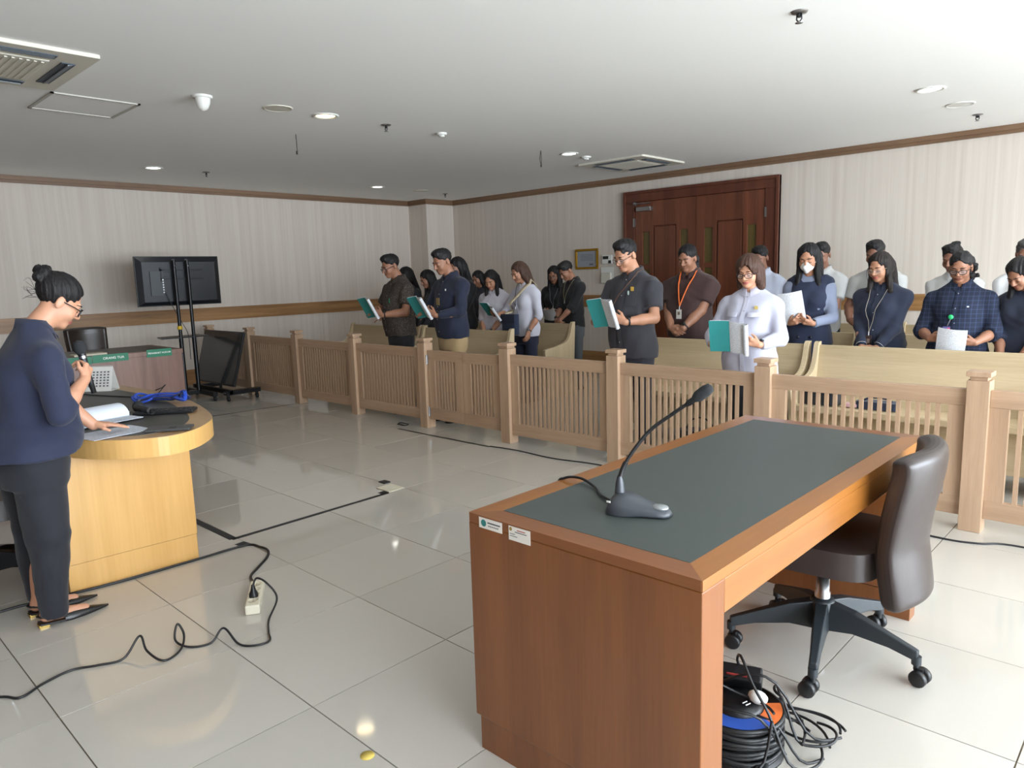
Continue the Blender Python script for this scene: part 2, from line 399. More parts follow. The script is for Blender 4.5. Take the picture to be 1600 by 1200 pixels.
for li, (a, c) in enumerate(((x0, xm), (xm, x1))):
    a += .004; c -= .004; W = c-a
    cols = [(a+.12, a+.12+.12), (c-.24, c-.12)]; panel = (a+.30, c-.30)
    zr = [(.25, .75), (.85, 1.45), (1.52, 1.98)]
    lf = MB()
    # stiles and rails built around the openings
    lf.box(a, a+.12, YB-.03, YB+.012, .01, zt-.004).box(c-.12, c, YB-.03, YB+.012, .01, zt-.004)
    lf.box(a+.24, panel[0], YB-.03, YB+.012, .01, zt-.004).box(panel[1], c-.24, YB-.03, YB+.012, .01, zt-.004)
    for ca, cc in cols:
        zz = [.01]+[z for p in zr for z in p]+[zt-.004]
        for i in range(0, len(zz), 2): lf.box(ca, cc, YB-.03, YB+.012, zz[i], zz[i+1])
    lf.box(panel[0], panel[1], YB-.03, YB+.012, .01, .2).box(panel[0], panel[1], YB-.03, YB+.012, 2.06, zt-.004)
    lf.box(a, c, YB+.012, YB+.03, .01, zt-.004); leaf = lf.build('leaf', M_door, dr, bevel=.003)
    MB().box(panel[0]+.012, panel[1]-.012, YB-.024, YB+.01, .212, 2.048).build('raised_panel', M_door, leaf, bevel=.012)
    for ca, cc in cols:
        for z0, z1 in zr: MB().box(ca, cc, YB-.008, YB-.002, z0, z1).build('pane', M_pane, leaf)
    hx = x0-.008 if li == 0 else x1+.008
    for hz in (.3, 2.12): MB().box(hx-.012, hx+.012, YB-.056, YB-.03, hz-.06, hz+.06).build('hinge', M_steel, dr)
    MB().tube([(xm+(-.07 if li == 0 else .07), YB-.06, .9), (xm+(-.07 if li == 0 else .07), YB-.06, 1.2)], .014).tube([(xm+(-.07 if li == 0 else .07), YB-.06, .93), (xm+(-.07 if li == 0 else .07), YB-.02, .93)], .008).tube([(xm+(-.07 if li == 0 else .07), YB-.06, 1.17), (xm+(-.07 if li == 0 else .07), YB-.02, 1.17)], .008).build('pull_handle', M_steel, dr)
MB().box(x0+.06, x0+.30, YB-.10, YB-.03, 2.27, 2.33).obox((x0+.16, YB-.10, 2.375), (.28, .02, .014), RZ(.12)).box(x0+.02, x0+.06, YB-.11, YB-.06, 2.36, 2.40).build('door_closer', M_steel, dr, bevel=.006)

# ---------------------------------------------------------------- things on the back wall
M_gold = mat('gold_frame', (168, 128, 40), .3, metal=.9)
fx0, fx1, fz0, fz1 = -3.89, -3.45, 1.48, 1.79
pf = thing('picture_frame', 'small gold framed certificate hanging on the back wall left of the door', 'picture frame', ((fx0+fx1)/2, YB-.001, fz0))
m = MB()
for b in ((fx0, fx1, fz0, fz0+.035), (fx0, fx1, fz1-.035, fz1), (fx0, fx0+.035, fz0+.035, fz1-.035), (fx1-.035, fx1, fz0+.035, fz1-.035)):
    m.box(b[0], b[1], YB-.03, YB-.002, b[2], b[3])
m.build('frame', M_gold, pf, bevel=.008)
MB().box(fx0+.03, fx1-.03, YB-.012, YB-.003, fz0+.03, fz1-.03).build('certificate', mat('certificate_paper', (150, 155, 162), .25), pf)
m = MB()
for i in range(5): m.box(fx0+.1, fx1-.1, YB-.0135, YB-.012, fz1-.09-i*.022, fz1-.084-i*.022)
m.box(fx1-.17, fx1-.1, YB-.0135, YB-.012, fz0+.06, fz0+.085)
m.build('print', mat('certificate_ink', (92, 96, 106), .5), pf)
th = thing('air_conditioner_control', 'white wall thermostat with a dark display beside the framed certificate', 'thermostat', (-3.28, YB-.001, 1.55))
MB().box(-3.37, -3.19, YB-.03, YB-.002, 1.55, 1.68).build('housing', M_white, th, bevel=.006)
MB().box(-3.35, -3.25, YB-.033, YB-.03, 1.62, 1.665).build('display', M_black, th); MB().box(-3.25, -3.2, YB-.034, YB-.03, 1.555, 1.6).build('button_pad', M_black, th)
MB().box(-3.09, -2.99, YB-.02, YB-.002, 1.56, 1.66).build('light_switch', M_white, label='white light switch plate between thermostat and wooden door', cat='light switch', bevel=.004)
hd = thing('remote_holder', 'clear white holder tray fixed to the wall under the thermostat', 'holder', (-3.3, YB-.001, 1.25))
MB().box(-3.40, -3.17, YB-.012, YB-.002, 1.25, 1.5).build('back_plate', M_white, hd); MB().box(-3.38, -3.2, YB-.05, YB-.012, 1.26, 1.42).build('pocket', M_cream, hd, bevel=.01)

# ---------------------------------------------------------------- ceiling fittings
M_lamp = mat('lamp_glow', (255, 252, 244), .4, emit=14)
M_lampw = mat('lamp_glow_warm', (255, 226, 170), .4, emit=14)
def downlight(x, y, label, warm=False, r=.085):
    t = thing('downlight', label, 'ceiling light', (x, y, ZC), group='recessed ceiling lights')
    MB().lathe([(r+.025, 0), (r+.022, -.008), (r, -.01), (r-.004, 0), (r-.006, -.001)], (x, y, ZC), 24).build('trim_ring', M_white, t)
    MB().lathe([(r-.006, -.001), (r-.03, -.006), (.001, -.008)], (x, y, ZC), 24).build('lamp', M_lampw if warm else M_lamp, t)
    l = bpy.data.lights.new('downlight_lamp', 'SPOT'); l.energy = 14; l.spot_size = 2.2; l.spot_blend = .8; l.shadow_soft_size = .08
    l.color = (1, .85, .62) if warm else (.95, .98, 1)
    o = bpy.data.objects.new('downlight_lamp', l); COL.objects.link(o); o.parent = t; o.location = (0, 0, -.03)
downlight(-2.12, 1.76, 'round ceiling light with a warm lamp beside the cream ceiling speaker', True)
downlight(-5.68, 1.71, 'round ceiling light nearest the left wall, above the television')
downlight(-5.75, 4.93, 'round ceiling light nearest the wall column in the far corner')
downlight(-2.11, 4.95, 'round ceiling light beside the air conditioner near the door')
downlight(1.59, 4.89, 'round ceiling light at upper right of the photo, beside a white ceiling speaker')
downlight(1.6, 1.75, 'round ceiling light above the brown desk'); downlight(-2.12, -1.4, 'round ceiling light above the curved desk')
def speaker(x, y, label, m):
    t = thing('ceiling_speaker', label, 'ceiling speaker', (x, y, ZC), group='ceiling speakers')
    MB().lathe([(.115, 0), (.113, -.006), (.1, -.008), (.098, -.004)], (x, y, ZC), 28).build('rim', m, t)
    MB().lathe([(.1, -.005), (.001, -.008)], (x, y, ZC), 28).build('grille', m, t)
speaker(-2.12, 1.33, 'round cream ceiling speaker beside the warm ceiling light', M_cream)
speaker(1.615, 5.73, 'large round white ceiling speaker at the right of the photo', M_white)
speaker(-5.79, 5.8, 'round ceiling speaker flush in the far left corner of the ceiling', M_cream)
def sprinkler(x, y, label):
    t = thing('fire_sprinkler', label, 'sprinkler', (x, y, ZC), group='fire sprinklers')
    MB().lathe([(.045, 0), (.04, -.008), (.012, -.012)], (x, y, ZC), 16).build('flange', M_steel, t)
    MB().tube([(x-.012, y, ZC-.01), (x-.014, y, ZC-.04), (x, y, ZC-.055)], .004, 6).tube([(x+.012, y, ZC-.01), (x+.014, y, ZC-.04), (x, y, ZC-.055)], .004, 6).tube([(x, y, ZC-.01), (x, y, ZC-.03)], .009, 8).build('frame', M_blackm, t)
    MB().lathe([(.001, -.054), (.02, -.056), (.02, -.059), (.001, -.06)], (x, y, ZC), 12).build('deflector', M_steel, t)
sprinkler(1.586, 2.337, 'fire sprinkler on the ceiling above the brown desk, largest in view')
sprinkler(-2.11, 2.37, 'fire sprinkler in the middle of the ceiling beyond the warm ceiling light')
sprinkler(-5.69, 2.335, 'fire sprinkler on the ceiling by the left wall')
sprinkler(-5.9, 6.4, 'fire sprinkler near the column in the far corner')
sprinkler(1.62, 6.38, 'fire sprinkler near the crown moulding at the right of the photo')
def detector(x, y, label, r=.05):
    t = thing('smoke_detector', label, 'detector', (x, y, ZC), group='smoke detectors')
    MB().lathe([(r, 0), (r, -.012), (r*.8, -.02)], (x, y, ZC), 20).build('base', M_white, t)
    MB().lathe([(r*.62, -.02), (r*.55, -.034), (.001, -.036)], (x, y, ZC), 20).build('sensor_cap', M_white, t)
detector(-2.095, 3.01, 'small white smoke detector in the middle of the ceiling'); detector(-2.13, 5.29, 'small white detector beside the air conditioner near the door', .06)
dc = thing('dome_camera', 'white bullet shaped dome camera hanging from the ceiling at left', 'camera', (-2.115, .729, ZC))
MB().lathe([(.07, 0), (.07, -.012), (.058, -.018)], (-2.115, .729, ZC), 24).build('mount', M_white, dc)
MB().lathe([(.055, -.016), (.05, -.05), (.036, -.085), (.018, -.1), (.001, -.104)], (-2.115, .729, ZC), 24).build('dome', M_white, dc)
for (x, y, lab, hook) in ((-2.969, 1.976, 'thin dark wire hanging from the ceiling left of the warm light', 0), (-2.164, 4.519, 'short looped wire hanging from the ceiling before the air conditioner', 1)):
    m = MB().tube([(x, y, ZC), (x+.004, y, ZC-.06), (x, y+.004, ZC-.15)], .0035, 6).tube([(x, y, ZC-.15), (x, y, ZC-.18)], .008, 6)
    if hook: m.tube([(x, y, ZC), (x-.02, y, ZC-.09), (x+.0, y, ZC-.15)], .0035, 6)
    m.build('hanging_wire', mat('wire_dark', (52, 44, 38), .6), label=lab, cat='wire', group='loose ceiling wires')
M_acv = mat('air_slot', (62, 72, 82), .5)
def cassette(cx, cy, w_, label):
    t = thing('air_conditioner', label, 'air conditioner', (cx, cy, ZC), group='ceiling cassette air conditioners')
    h = w_/2; MB().prism([(-h, -h), (h, -h), (h, h), (-h, h)], -.022, 0, None, (cx, cy, ZC)).build('panel', M_cream, t, bevel=.012)
    g = h*.56; MB().box(cx-g, cx+g, cy-g, cy+g, ZC-.03, ZC-.02).build('intake_frame', M_cream, t, bevel=.006)
    for i in range(14):
        q = -g+.03+(2*g-.06)*i/13; MB().box(cx-g+.03, cx+g-.03, cy+q-.008, cy+q+.008, ZC-.035, ZC-.028).build('intake_slat', M_cream, t)
    for a in range(4):
        R = RZ(a*PI/2); m = MB(); c = Vector((cx, cy, ZC-.024))+R @ Vector((0, h*.76, 0))
        s = m.obox(c, (h*1.15, .075, .008), R).build('air_slot', M_acv, t)
        MB().obox(c+R @ Vector((0, .012, -.006)), (h*1.1, .03, .006), R @ RX(.25)).build('louvre', mat('louvre', (108, 116, 122), .5), s)
cassette(-2.03, -.60, .96, 'large cream ceiling air conditioner at the upper left, cut by the photo edge')
cassette(-2.09, 6.17, .96, 'cream ceiling air conditioner close to the wooden door')
ap = thing('access_panel', 'square ceiling access panel beside the air conditioner at upper left', 'access panel', (-2.93, .19, ZC))
MB().box(-3.21, -2.64, -.09, .47, ZC-.004, ZC-.0005).build('hatch', M_ceil, ap)
m = MB()
for b in ((-3.225, -3.205, -.105, .485), (-2.645, -2.625, -.105, .485), (-3.225, -2.625, -.105, -.085), (-3.225, -2.625, .465, .485)): m.box(b[0], b[1], b[2], b[3], ZC-.01, ZC-.0005)
m.build('edge_trim', mat('hatch_trim', (190, 187, 178), .7), ap)

# ================================================================ railing
M_rail = wood('rail_oak', (162, 132, 106), (192, 162, 134), 'Z', 12, .42)
M_railx = wood('rail_oak_x', (162, 132, 106), (192, 162, 134), 'X', 12, .42)
PX = [-6.78, -5.61, -4.44, -3.27, -2.11, -1.02, .10, 1.255, 2.42, 3.585]; PW = .105; PY = 2.595
rl = thing('courtroom_railing', 'long pale oak railing of posts and slatted panels across the room', 'railing', (-1.6, PY+.05, 0))
for x in PX:
    p = MB().box(x, x+PW, PY, PY+PW, 0, .815).box(x+.012, x+PW-.012, PY+.012, PY+PW-.012, .815, .835).box(x-.004, x+PW+.004, PY-.004, PY+PW+.004, .835, .862).build('post', M_rail, rl, bevel=.003)
slat_me = None
def slats(parent, a, c, n, z0, z1, y=2.63):
    global slat_me
    for i in range(n):
        x = a+(c-a)*(i+1)/(n+1)
        if slat_me is None:
            o = MB().box(-.0105, .0105, 0, .02, 0, 1).build('slat', M_rail, parent, local=True); slat_me = o.data
        else:
            o = bpy.data.objects.new('slat', slat_me); COL.objects.link(o); o.parent = parent
        q = parent
        while q.parent: q = q.parent
        o.location = Vector((x, y, z0))-ORG[q.name]; o.scale = (1, 1, z1-z0)
for i in range(len(PX)-1):
    if i == 4: continue
    a, c = PX[i]+PW, PX[i+1]
    MB().box(a, c, 2.625, 2.665, .675, .765).build('top_rail', M_railx, rl, bevel=.003)
    MB().box(a, c, 2.625, 2.665, .075, .175).build('bottom_rail', M_railx, rl, bevel=.003)
    MB().box(a, a+.085, 2.626, 2.664, .175, .675).build('stile', M_rail, rl); MB().box(c-.085, c, 2.626, 2.664, .175, .675).build('stile', M_rail, rl)
    slats(rl, a+.085, c-.085, 17, .175, .675)
a, c = PX[4]+PW+.006, PX[5]-.006; mid = (a+c)/2
for k, (p, q, lab) in enumerate(((a, mid-.003, 'left leaf of the low oak swing gate, hinged on the post'), (mid+.003, c, 'right leaf of the low oak swing gate in the railing'))):
    g = thing('railing_gate', lab, 'gate', ((p+q)/2, 2.645, .09), group='swing gate leaves')
    MB().box(p, q, 2.625, 2.665, .655, .75).build('top_rail', M_railx, g, bevel=.003); MB().box(p, q, 2.625, 2.665, .09, .20).build('bottom_rail', M_railx, g, bevel=.003)
    MB().box(p, p+.1, 2.626, 2.664, .2, .655).build('stile', M_rail, g); MB().box(q-.1, q, 2.626, 2.664, .2, .655).build('stile', M_rail, g)
    slats(g, p+.1, q-.1, 6, .2, .655)
    hx = p-.004 if k == 0 else q+.004
    for hz in (.16, .66): MB().tube([(hx, 2.617, hz-.045), (hx, 2.617, hz+.045)], .008, 8).box(hx-.018, hx+.018, 2.62, 2.625, hz-.04, hz+.04).build('hinge', M_steel, g)

# ================================================================ pews
M_pew = wood('pew_ash', (176, 156, 122), (206, 186, 152), 'X', 8, .42)
M_pewz = wood('pew_ash_end', (186, 166, 130), (214, 194, 160), 'Z', 8, .42)
def pew(x0, x1, yb, label, group):
    """yb: y of the top of the backrest; the pew faces -y"""
    t = thing('bench_pew', label, 'bench', ((x0+x1)/2, yb-.25, 0), group=group)
    e = .035
    MB().prism([(yb-.50, .40), (yb-.06, .385), (yb-.06, .42), (yb-.50, .445)], x0+e, x1-e, Matrix(((0,0,1),(1,0,0),(0,1,0)))).build('seat', M_pew, t, bevel=.006)
    MB().prism([(yb-.09, .40), (yb-.015, .835), (yb+.015, .835), (yb-.055, .40)], x0+e, x1-e, Matrix(((0,0,1),(1,0,0),(0,1,0)))).build('backrest', M_pew, t, bevel=.004)
    MB().box(x0+e, x1-e, yb-.40, yb-.37, .12, .40).build('front_board', M_pew, t)
    prof = spline([(yb+.02, .86, 0), (yb-.035, .845, 0), (yb-.075, .72, 0), (yb-.14, .64, 0), (yb-.30, .60, 0), (yb-.50, .575, 0), (yb-.53, .555, 0), (yb-.52, .48, 0), (yb-.47, .30, 0), (yb-.49, 0, 0)], 4)
    poly = [(p[0], p[1]) for p in prof]+[(yb+.0, 0), (yb-.01, .3)]
    for xa in (x0, x1-e): MB().prism(poly, xa, xa+e, Matrix(((0,0,1),(1,0,0),(0,1,0)))).build('end_panel', M_pewz, t, bevel=.004)
R1, R2, R3 = 3.85, 4.95, 6.05
pew(-5.0, -3.53, R1, 'pale wooden bench in the front left row, nearer the left wall', 'front row benches')
pew(-3.5, -2.03, R1, 'pale wooden bench in the front left row, beside the gate aisle', 'front row benches')
pew(-.42, 1.12, R1, 'pale wooden bench in the front right row behind the lady in white', 'front row benches')
pew(1.16, 2.74, R1, 'pale wooden bench in the front right row at the right edge, nearest the camera', 'front row benches')
pew(2.78, 4.3, R1, 'pale wooden bench in the front right row beyond the photo edge', 'front row benches')
pew(-3.5, -2.08, R2, 'pale wooden bench in the second row, left of the aisle', 'second row benches')
pew(-5.0, -3.53, R2, 'pale wooden bench in the second row, nearer the left wall', 'second row benches')
pew(-.42, 1.12, R2, 'pale wooden bench in the second row behind the man in brown', 'second row benches')
pew(1.16, 2.74, R2, 'pale wooden bench in the second row behind the woman in plaid', 'second row benches')
pew(-.42, 1.12, R3, 'pale wooden bench in the third row below the door', 'third row benches')
pew(1.16, 2.74, R3, 'pale wooden bench in the third row along the back wall', 'third row benches')
# ================================================================ brown desk in the foreground
M_desk = wood('desk_cherry', (108, 61, 28), (134, 81, 40), 'Z', 7, .3, coat=.25)
M_deskx = wood('desk_cherry_x', (108, 61, 28), (134, 81, 40), 'X', 7, .3, coat=.25)
M_desky_lit = wood('desk_cherry_y_lit', (126, 76, 30), (154, 98, 42), 'Y', 7, .3, coat=.25)  # lighter copy of the cherry: window light put into the colour
M_leather = mat('green_leather', (62, 69, 66), .5, noise=.06, nscale=14, bump=.06)
A0, A1, B0, B1, H = 1.775, 2.53, -.375, 1.40, .75
dk = thing('desk', 'brown cherry wood desk with green leather top in the foreground', 'desk', ((A0+A1)/2, (B0+B1)/2, 0))
MB().box(A0, A1, B0, B0+.105, .112, .722).build('end_panel', M_desk, dk, bevel=.003)
MB().box(A0+.012, A1-.004, B0+.008, B0+.10, 0, .108).build('plinth', M_desk, dk)
MB().box(A0, A1, B1-.085, B1, .112, .722).build('end_panel', M_desk, dk, bevel=.003)
MB().box(A0+.012, A1-.004, B1-.08, B1-.008, 0, .108).build('plinth', M_desk, dk)
MB().box(A0+.06, A0+.085, B0+.105, B1-.085, .0, .66).build('modesty_panel', M_desky_lit, dk)
MB().box(A1-.03, A1, B0+.105, B1-.085, .635, .722).build('apron', M_desky_lit, dk, bevel=.003)
MB().box(A0, A0+.03, B0+.105, B1-.085, .60, .722).build('apron', M_desky_lit, dk, bevel=.003)
MB().box(A0+.02, A1-.03, B0+.02, B1-.02, .70, .735).build('top_board', M_deskx, dk)
BW = .072
for b, mt in (((A0, A1, B0, B0+BW), M_deskx), ((A0, A1, B1-BW, B1), M_deskx)):
    MB().prism([(b[0], b[2]), (b[1], b[2]), (b[1]-(BW if b[2] == B0 else 0), b[3]), (b[0]+(BW if b[2] == B0 else 0), b[3])] if b[2] == B0 else [(b[0]+BW, b[2]), (b[1]-BW, b[2]), (b[1], b[3]), (b[0], b[3])], .723, H).build('border', mt, dk, bevel=.004)
MB().prism([(A0, B0), (A0+BW, B0+BW), (A0+BW, B1-BW), (A0, B1)], .723, H).build('border', M_desky_lit, dk, bevel=.004)
MB().prism([(A1, B0), (A1, B1), (A1-BW, B1-BW), (A1-BW, B0+BW)], .723, H).build('border', M_desky_lit, dk, bevel=.004)
MB().box(A0+BW+.001, A1-BW-.001, B0+BW+.001, B1-BW-.001, .735, H+.0005).build('leather_inset', M_leather, dk)
# paper stickers on the end panel
M_stk = mat('sticker_paper', (226, 222, 214), .5); M_ink = mat('sticker_ink', (70, 80, 86), .6); M_teal = mat('teal_print', (38, 122, 118), .5)
s1 = thing('inventory_sticker', 'white inventory sticker with a round teal emblem at the desk corner', 'sticker', (1.866, B0, .715))
MB().box(1.820, 1.912, B0-.0012, B0-.0002, .715, .746).build('paper', M_stk, s1)
MB().lathe([(.0105, 0), (.0001, 0)], (1.839, B0-.0016, .731), 20, RX(PI/2)).build('emblem', M_teal, s1)
m = MB().box(1.855, 1.905, B0-.0018, B0-.0012, .733, .7365)
for i in range(6): m.box(1.858+i*.007, 1.862+i*.007, B0-.0018, B0-.0012, .724, .727)
m.build('print', M_ink, s1)
s2 = thing('barcode_sticker', 'white label sticker with a small gold crest, right of the teal one', 'sticker', (1.978, B0, .706))
MB().box(1.938, 2.018, B0-.0012, B0-.0002, .706, .746).build('paper', M_stk, s2)
MB().lathe([(.0055, 0), (.0001, 0)], (1.946, B0-.0016, .738), 14, RX(PI/2)).build('crest', mat('crest_gold', (150, 128, 66), .5), s2)
MB().box(1.97, 2.0, B0-.0018, B0-.0012, .737, .7392).build('print', mat('red_ink', (170, 70, 60), .6), s2)
MB().box(1.962, 2.005, B0-.0018, B0-.0012, .731, .733).box(1.943, 1.962, B0-.0018, B0-.0012, .724, .7255).box(1.943, 1.97, B0-.0018, B0-.0012, .718, .7195).build('print', M_ink, s2)

# ---------------------------------------------------------------- office chairs
M_lea = mat('brown_leather', (56, 48, 46), .36, noise=.08, nscale=25, bump=.12)
M_leab = mat('dark_leather', (46, 36, 30), .32, noise=.08, nscale=25, bump=.12)
M_nyl = mat('black_nylon', (38, 44, 48), .45)
def office_chair(label, loc, rotz, leather, zs=0, a0=0., arms=False, base=None, grp='swivel office chairs'):
    t = thing('office_chair', label, 'chair', loc, group=grp, rotz=rotz)
    base = base or M_nyl
    def backz(z): return float(np.interp(z, [.28, .36, .5, .62, .74, .83], [.24, .23, .21, .225, .248, .262]))
    rows = []; rows2 = []
    Z = np.linspace(.30, .83+zs, 15); U = np.linspace(-1, 1, 13)
    for z in Z:
        zz = z if zs == 0 else .30+(z-.30)*.53/(.53+zs)
        hw = float(np.interp(zz, [.30, .42, .55, .7, .83], [.18, .20, .19, .205, .21]))
        rows.append([(u*hw, backz(zz)+.045-.06*u*u-.012*(zz > .8)*1, z-(.02*abs(u)**6 if zz > .8 else 0)) for u in U])
        rows2.append(rows[-1])
    MB().sheet(rows, -.075).build('backrest', leather, t, local=True, subsurf=2)
    sp = [(rows[i][0][0]*.985, rows[i][0][1]+.003, rows[i][0][2]) for i in range(len(rows))]
    MB().tube([(r[0][0]*.985, r[0][1]+.056, r[0][2]) for r in rows[1:-1]], .003, 6).build('piping', M_black, t, local=True); MB().tube([(r[-1][0]*.985, r[-1][1]+.056, r[-1][2]) for r in rows[1:-1]], .003, 6).build('piping', M_black, t, local=True)
    pl = [(.24*math.copysign(abs(math.cos(a))**.45, math.cos(a)), -.02+.235*math.copysign(abs(math.sin(a))**.45, math.sin(a))) for a in np.linspace(0, 2*PI, 73)[:-1]]
    MB().prism(pl, .39, .485, sm=True).build('seat', leather, t, local=True, bevel=.028)
    MB().box(-.13, .13, -.15, .13, .365, .395).obox((0, .21, .40), (.09, .16, .025), RX(.3)).build('seat_plate', M_black, t, local=True)
    MB().lathe([(.001, .04), (.016, .04), (.016, .10)], (0,0,0), 14).build('lift_foot', M_steel, t, local=True); MB().lathe([(.028, .20), (.028, .235), (.024, .24), (.024, .30), (.017, .30), (.017, .37)], (0,0,0), 16).build('gas_lift', M_steel, t, local=True)
    MB().lathe([(.001, .095), (.04, .10), (.046, .2), (.036, .215), (.001, .216)], (0,0,0), 18).build('hub', base, t, local=True)
    for k in range(5):
        a = a0+k*2*PI/5; R = RZ(a)
        def P(r, z, s): return R @ Vector((r, s, z))
        v = []
        for r, z0, z1, hw in ((.03, .10, .205, .03), (.12, .115, .19, .026), (.24, .105, .15, .019), (.315, .088, .125, .017), (.33, .082, .12, .015)):
            v += [P(r, z0, -hw), P(r, z0, hw), P(r, z1, hw*.75), P(r, z1, -hw*.75)]
        f = []
        for i in range(4):
            for q in range(4): f.append((i*4+q, i*4+(q+1) % 4, (i+1)*4+(q+1) % 4, (i+1)*4+q))
        f.append((16, 17, 18, 19)); f.append((3, 2, 1, 0))
        leg = MB().add(v, f).tube([P(.325, .07, 0), P(.325, .1, 0)], .016, 10).build('leg', base, t, local=True, bevel=.004)
        ca = a+1.2+k*1.7; ax = Vector((math.cos(ca), math.sin(ca), 0)); tr = Vector((-ax.y, ax.x, 0))*.012
        cc = P(.327, .0285, 0)+tr; Mw = Matrix((Vector((-ax.y, ax.x, 0)), Vector((0, 0, 1)), ax)).transposed()
        MB().lathe([(.001, .008), (.022, .008), (.0285, .012), (.0285, .026), (.024, .03), (.001, .03)], cc, 16, Mw).lathe([(.001, -.008), (.022, -.008), (.0285, -.012), (.0285, -.026), (.024, -.03), (.001, -.03)], cc, 16, Mw).tube([cc-ax*.009, cc+ax*.009], .012, 8).tube([P(.325, .05, 0), P(.325, .075, 0)], .009, 8).box(cc.x-.009, cc.x+.009, cc.y-.009, cc.y+.009, .035, .06).build('caster', M_black, leg, local=True)
    if arms:
        for s in (-1, 1):
            MB().tube(spline([(s*.2, -.02, .40), (s*.27, -.02, .41), (s*.285, -.04, .5), (s*.285, -.06, .62), (s*.28, .05, .65), (s*.25, .22, .62)], 6), .014, 10).build('armrest', M_chrome, t, local=True)
    return t
office_chair('brown leather swivel chair pushed under the brown desk in the foreground', (2.345, .865, 0), -PI/2+.08, M_lea, a0=math.radians(214+90-4.6))
office_chair('dark leather chair behind the table with the green signs', (-6.0, .98, 0), PI/2, M_leab, zs=.13, a0=.3)
office_chair('dark brown chair with chrome armrests behind the standing speaker', (-.84, -1.12, 0), PI*.95, M_leab, zs=.2, a0=.5, arms=True, base=M_blackm)

# ---------------------------------------------------------------- gooseneck microphone on the desk
M_micb = mat('microphone_grey', (60, 64, 70), .4)
mk = thing('gooseneck_microphone', 'grey conference microphone with long black gooseneck on the brown desk', 'microphone', (2.17, -.08, H))
d = Vector((.98, .2, 0)).normalized(); p = Vector((-d.y, d.x, 0)); bc = Vector((2.115, -.085, H+.001))
def ring(s_, hw, zb, zt, n=10):
    c = bc+d*s_; pts = [c+p*hw+Vector((0, 0, zb)), c-p*hw+Vector((0, 0, zb))]
    for i in range(n+1):
        a = PI*i/n; pts.append(c-p*hw*math.cos(a)+Vector((0, 0, zb+.004+(zt-zb-.004)*math.sin(a)**.7)))
    return pts
rs = [ring(-.03, .052, 0, .02), ring(-.022, .06, 0, .045), ring(0, .064, 0, .055), ring(.03, .06, .0, .048), ring(.07, .046, .004, .036), ring(.11, .036, .004, .026), ring(.135, .026, .003, .02), ring(.145, .012, .003, .014)]
k_ = len(rs[0]); v = [q for r in rs for q in r]; f = [(i*k_+j, i*k_+(j+1) % k_, (i+1)*k_+(j+1) % k_, (i+1)*k_+j) for i in range(len(rs)-1) for j in range(k_)]
f += [tuple(range(k_))[::-1], tuple(range((len(rs)-1)*k_, len(rs)*k_))]
MB().add(v, f, True).build('base', M_micb, mk)
MB().ell(bc+d*.113+Vector((0, 0, .024)), (.026, .022, .009), 14, 8, Matrix((d, p, Vector((0, 0, 1)))).transposed()).build('talk_button', mat('silver_button', (150, 154, 156), .35, metal=.6), mk)
MB().box(2.10, 2.112, -.142, -.139, .785, .79).build('mark', M_white, mk)
MB().lathe([(.015, 0), (.012, .03), (.007, .05)], bc-d*.008+Vector((0, 0, .05)), 14).build('neck_socket', M_micb, mk)
gp = spline([bc-d*.008+Vector((0, 0, .09)), (2.118, -.07, .89), (2.165, -.03, .975), (2.225, .0, 1.03), (2.27, .015, 1.065)], 8)
MB().tube(gp, .0055, 8).tube(gp[:9], .0075, 8).build('gooseneck', M_black, mk)
e0 = Vector((2.27, .015, 1.065)); ed = Vector((.06, .02, .05)).normalized(); Mh = Matrix((ed.orthogonal().normalized(), ed.cross(ed.orthogonal().normalized()), ed)).transposed()
MB().lathe([(.006, -.01), (.009, .0), (.009, .022)], e0, 12, Mh).build('stem', M_black, mk)
MB().lathe([(.010, .018), (.016, .03), (.017, .06), (.012, .075), (.001, .08)], e0, 14, Mh).build('windscreen', mat('foam', (36, 38, 40), .95, bump=.4, nscale=400), mk)
MB().tube(spline([(2.085, -.07, .762), (2.0, -.03, .757), (1.93, .03, .757), (1.85, .06, .765), (1.79, .05, .758), (1.765, .04, .72), (1.755, .03, .5)], 8), .0045, 8).build('cable', M_black, mk)

# ---------------------------------------------------------------- cable reel and loose leads under the desk
cr = thing('cable_reel', 'black extension cable reel with an orange and blue label under the desk', 'cable reel', (2.365, .15, 0))
c = (2.365, .15, 0)
MB().lathe([(.001, .0), (.135, .0), (.135, .008), (.08, .012), (.08, .12), (.135, .124), (.135, .132), (.128, .134)], c, 36).build('drum', M_black, cr)
M_cab = mat('cable_rubber', (24, 25, 27), .45)
for k in range(9): MB().tube([(c[0]+(.122+.006*(k % 2))*math.cos(a), c[1]+(.122+.006*(k % 2))*math.sin(a), .018+k*.0125+.004*math.sin(a*3+k)) for a in np.linspace(0, 2*PI, 41)[:-1]], .0065, 7, closed=True).build('cable_turn', M_cab, cr)
MB().lathe([(.126, .1345), (.075, .1355)], c, 30, a0=-1.9, a1=-.2).build('label_blue', mat('label_blue', (48, 84, 170), .45), cr)
MB().lathe([(.126, .1346), (.075, .1356)], c, 30, a0=-.2, a1=.75).build('label_orange', mat('label_orange', (214, 110, 56), .45), cr)
MB().lathe([(.074, .134), (.072, .15), (.03, .152), (.001, .152)], c, 24).build('socket_plate', M_black, cr)
pw = thing('power_adapter', 'black power adapter with red print lying on the cable reel', 'adapter', (2.335, .235, .135))
MB().obox((2.335, .225, .18), (.13, .055, .05), RZ(.35) @ RX(.5)).build('body', M_black, pw, bevel=.006)
MB().obox((2.337, .197, .196), (.06, .002, .012), RZ(.35) @ RX(.5)).build('print', mat('red_print', (170, 60, 54), .5), pw)
wp = thing('power_plug', 'white round power plug lying on top of the cable reel', 'plug', (2.42, .16, .152))
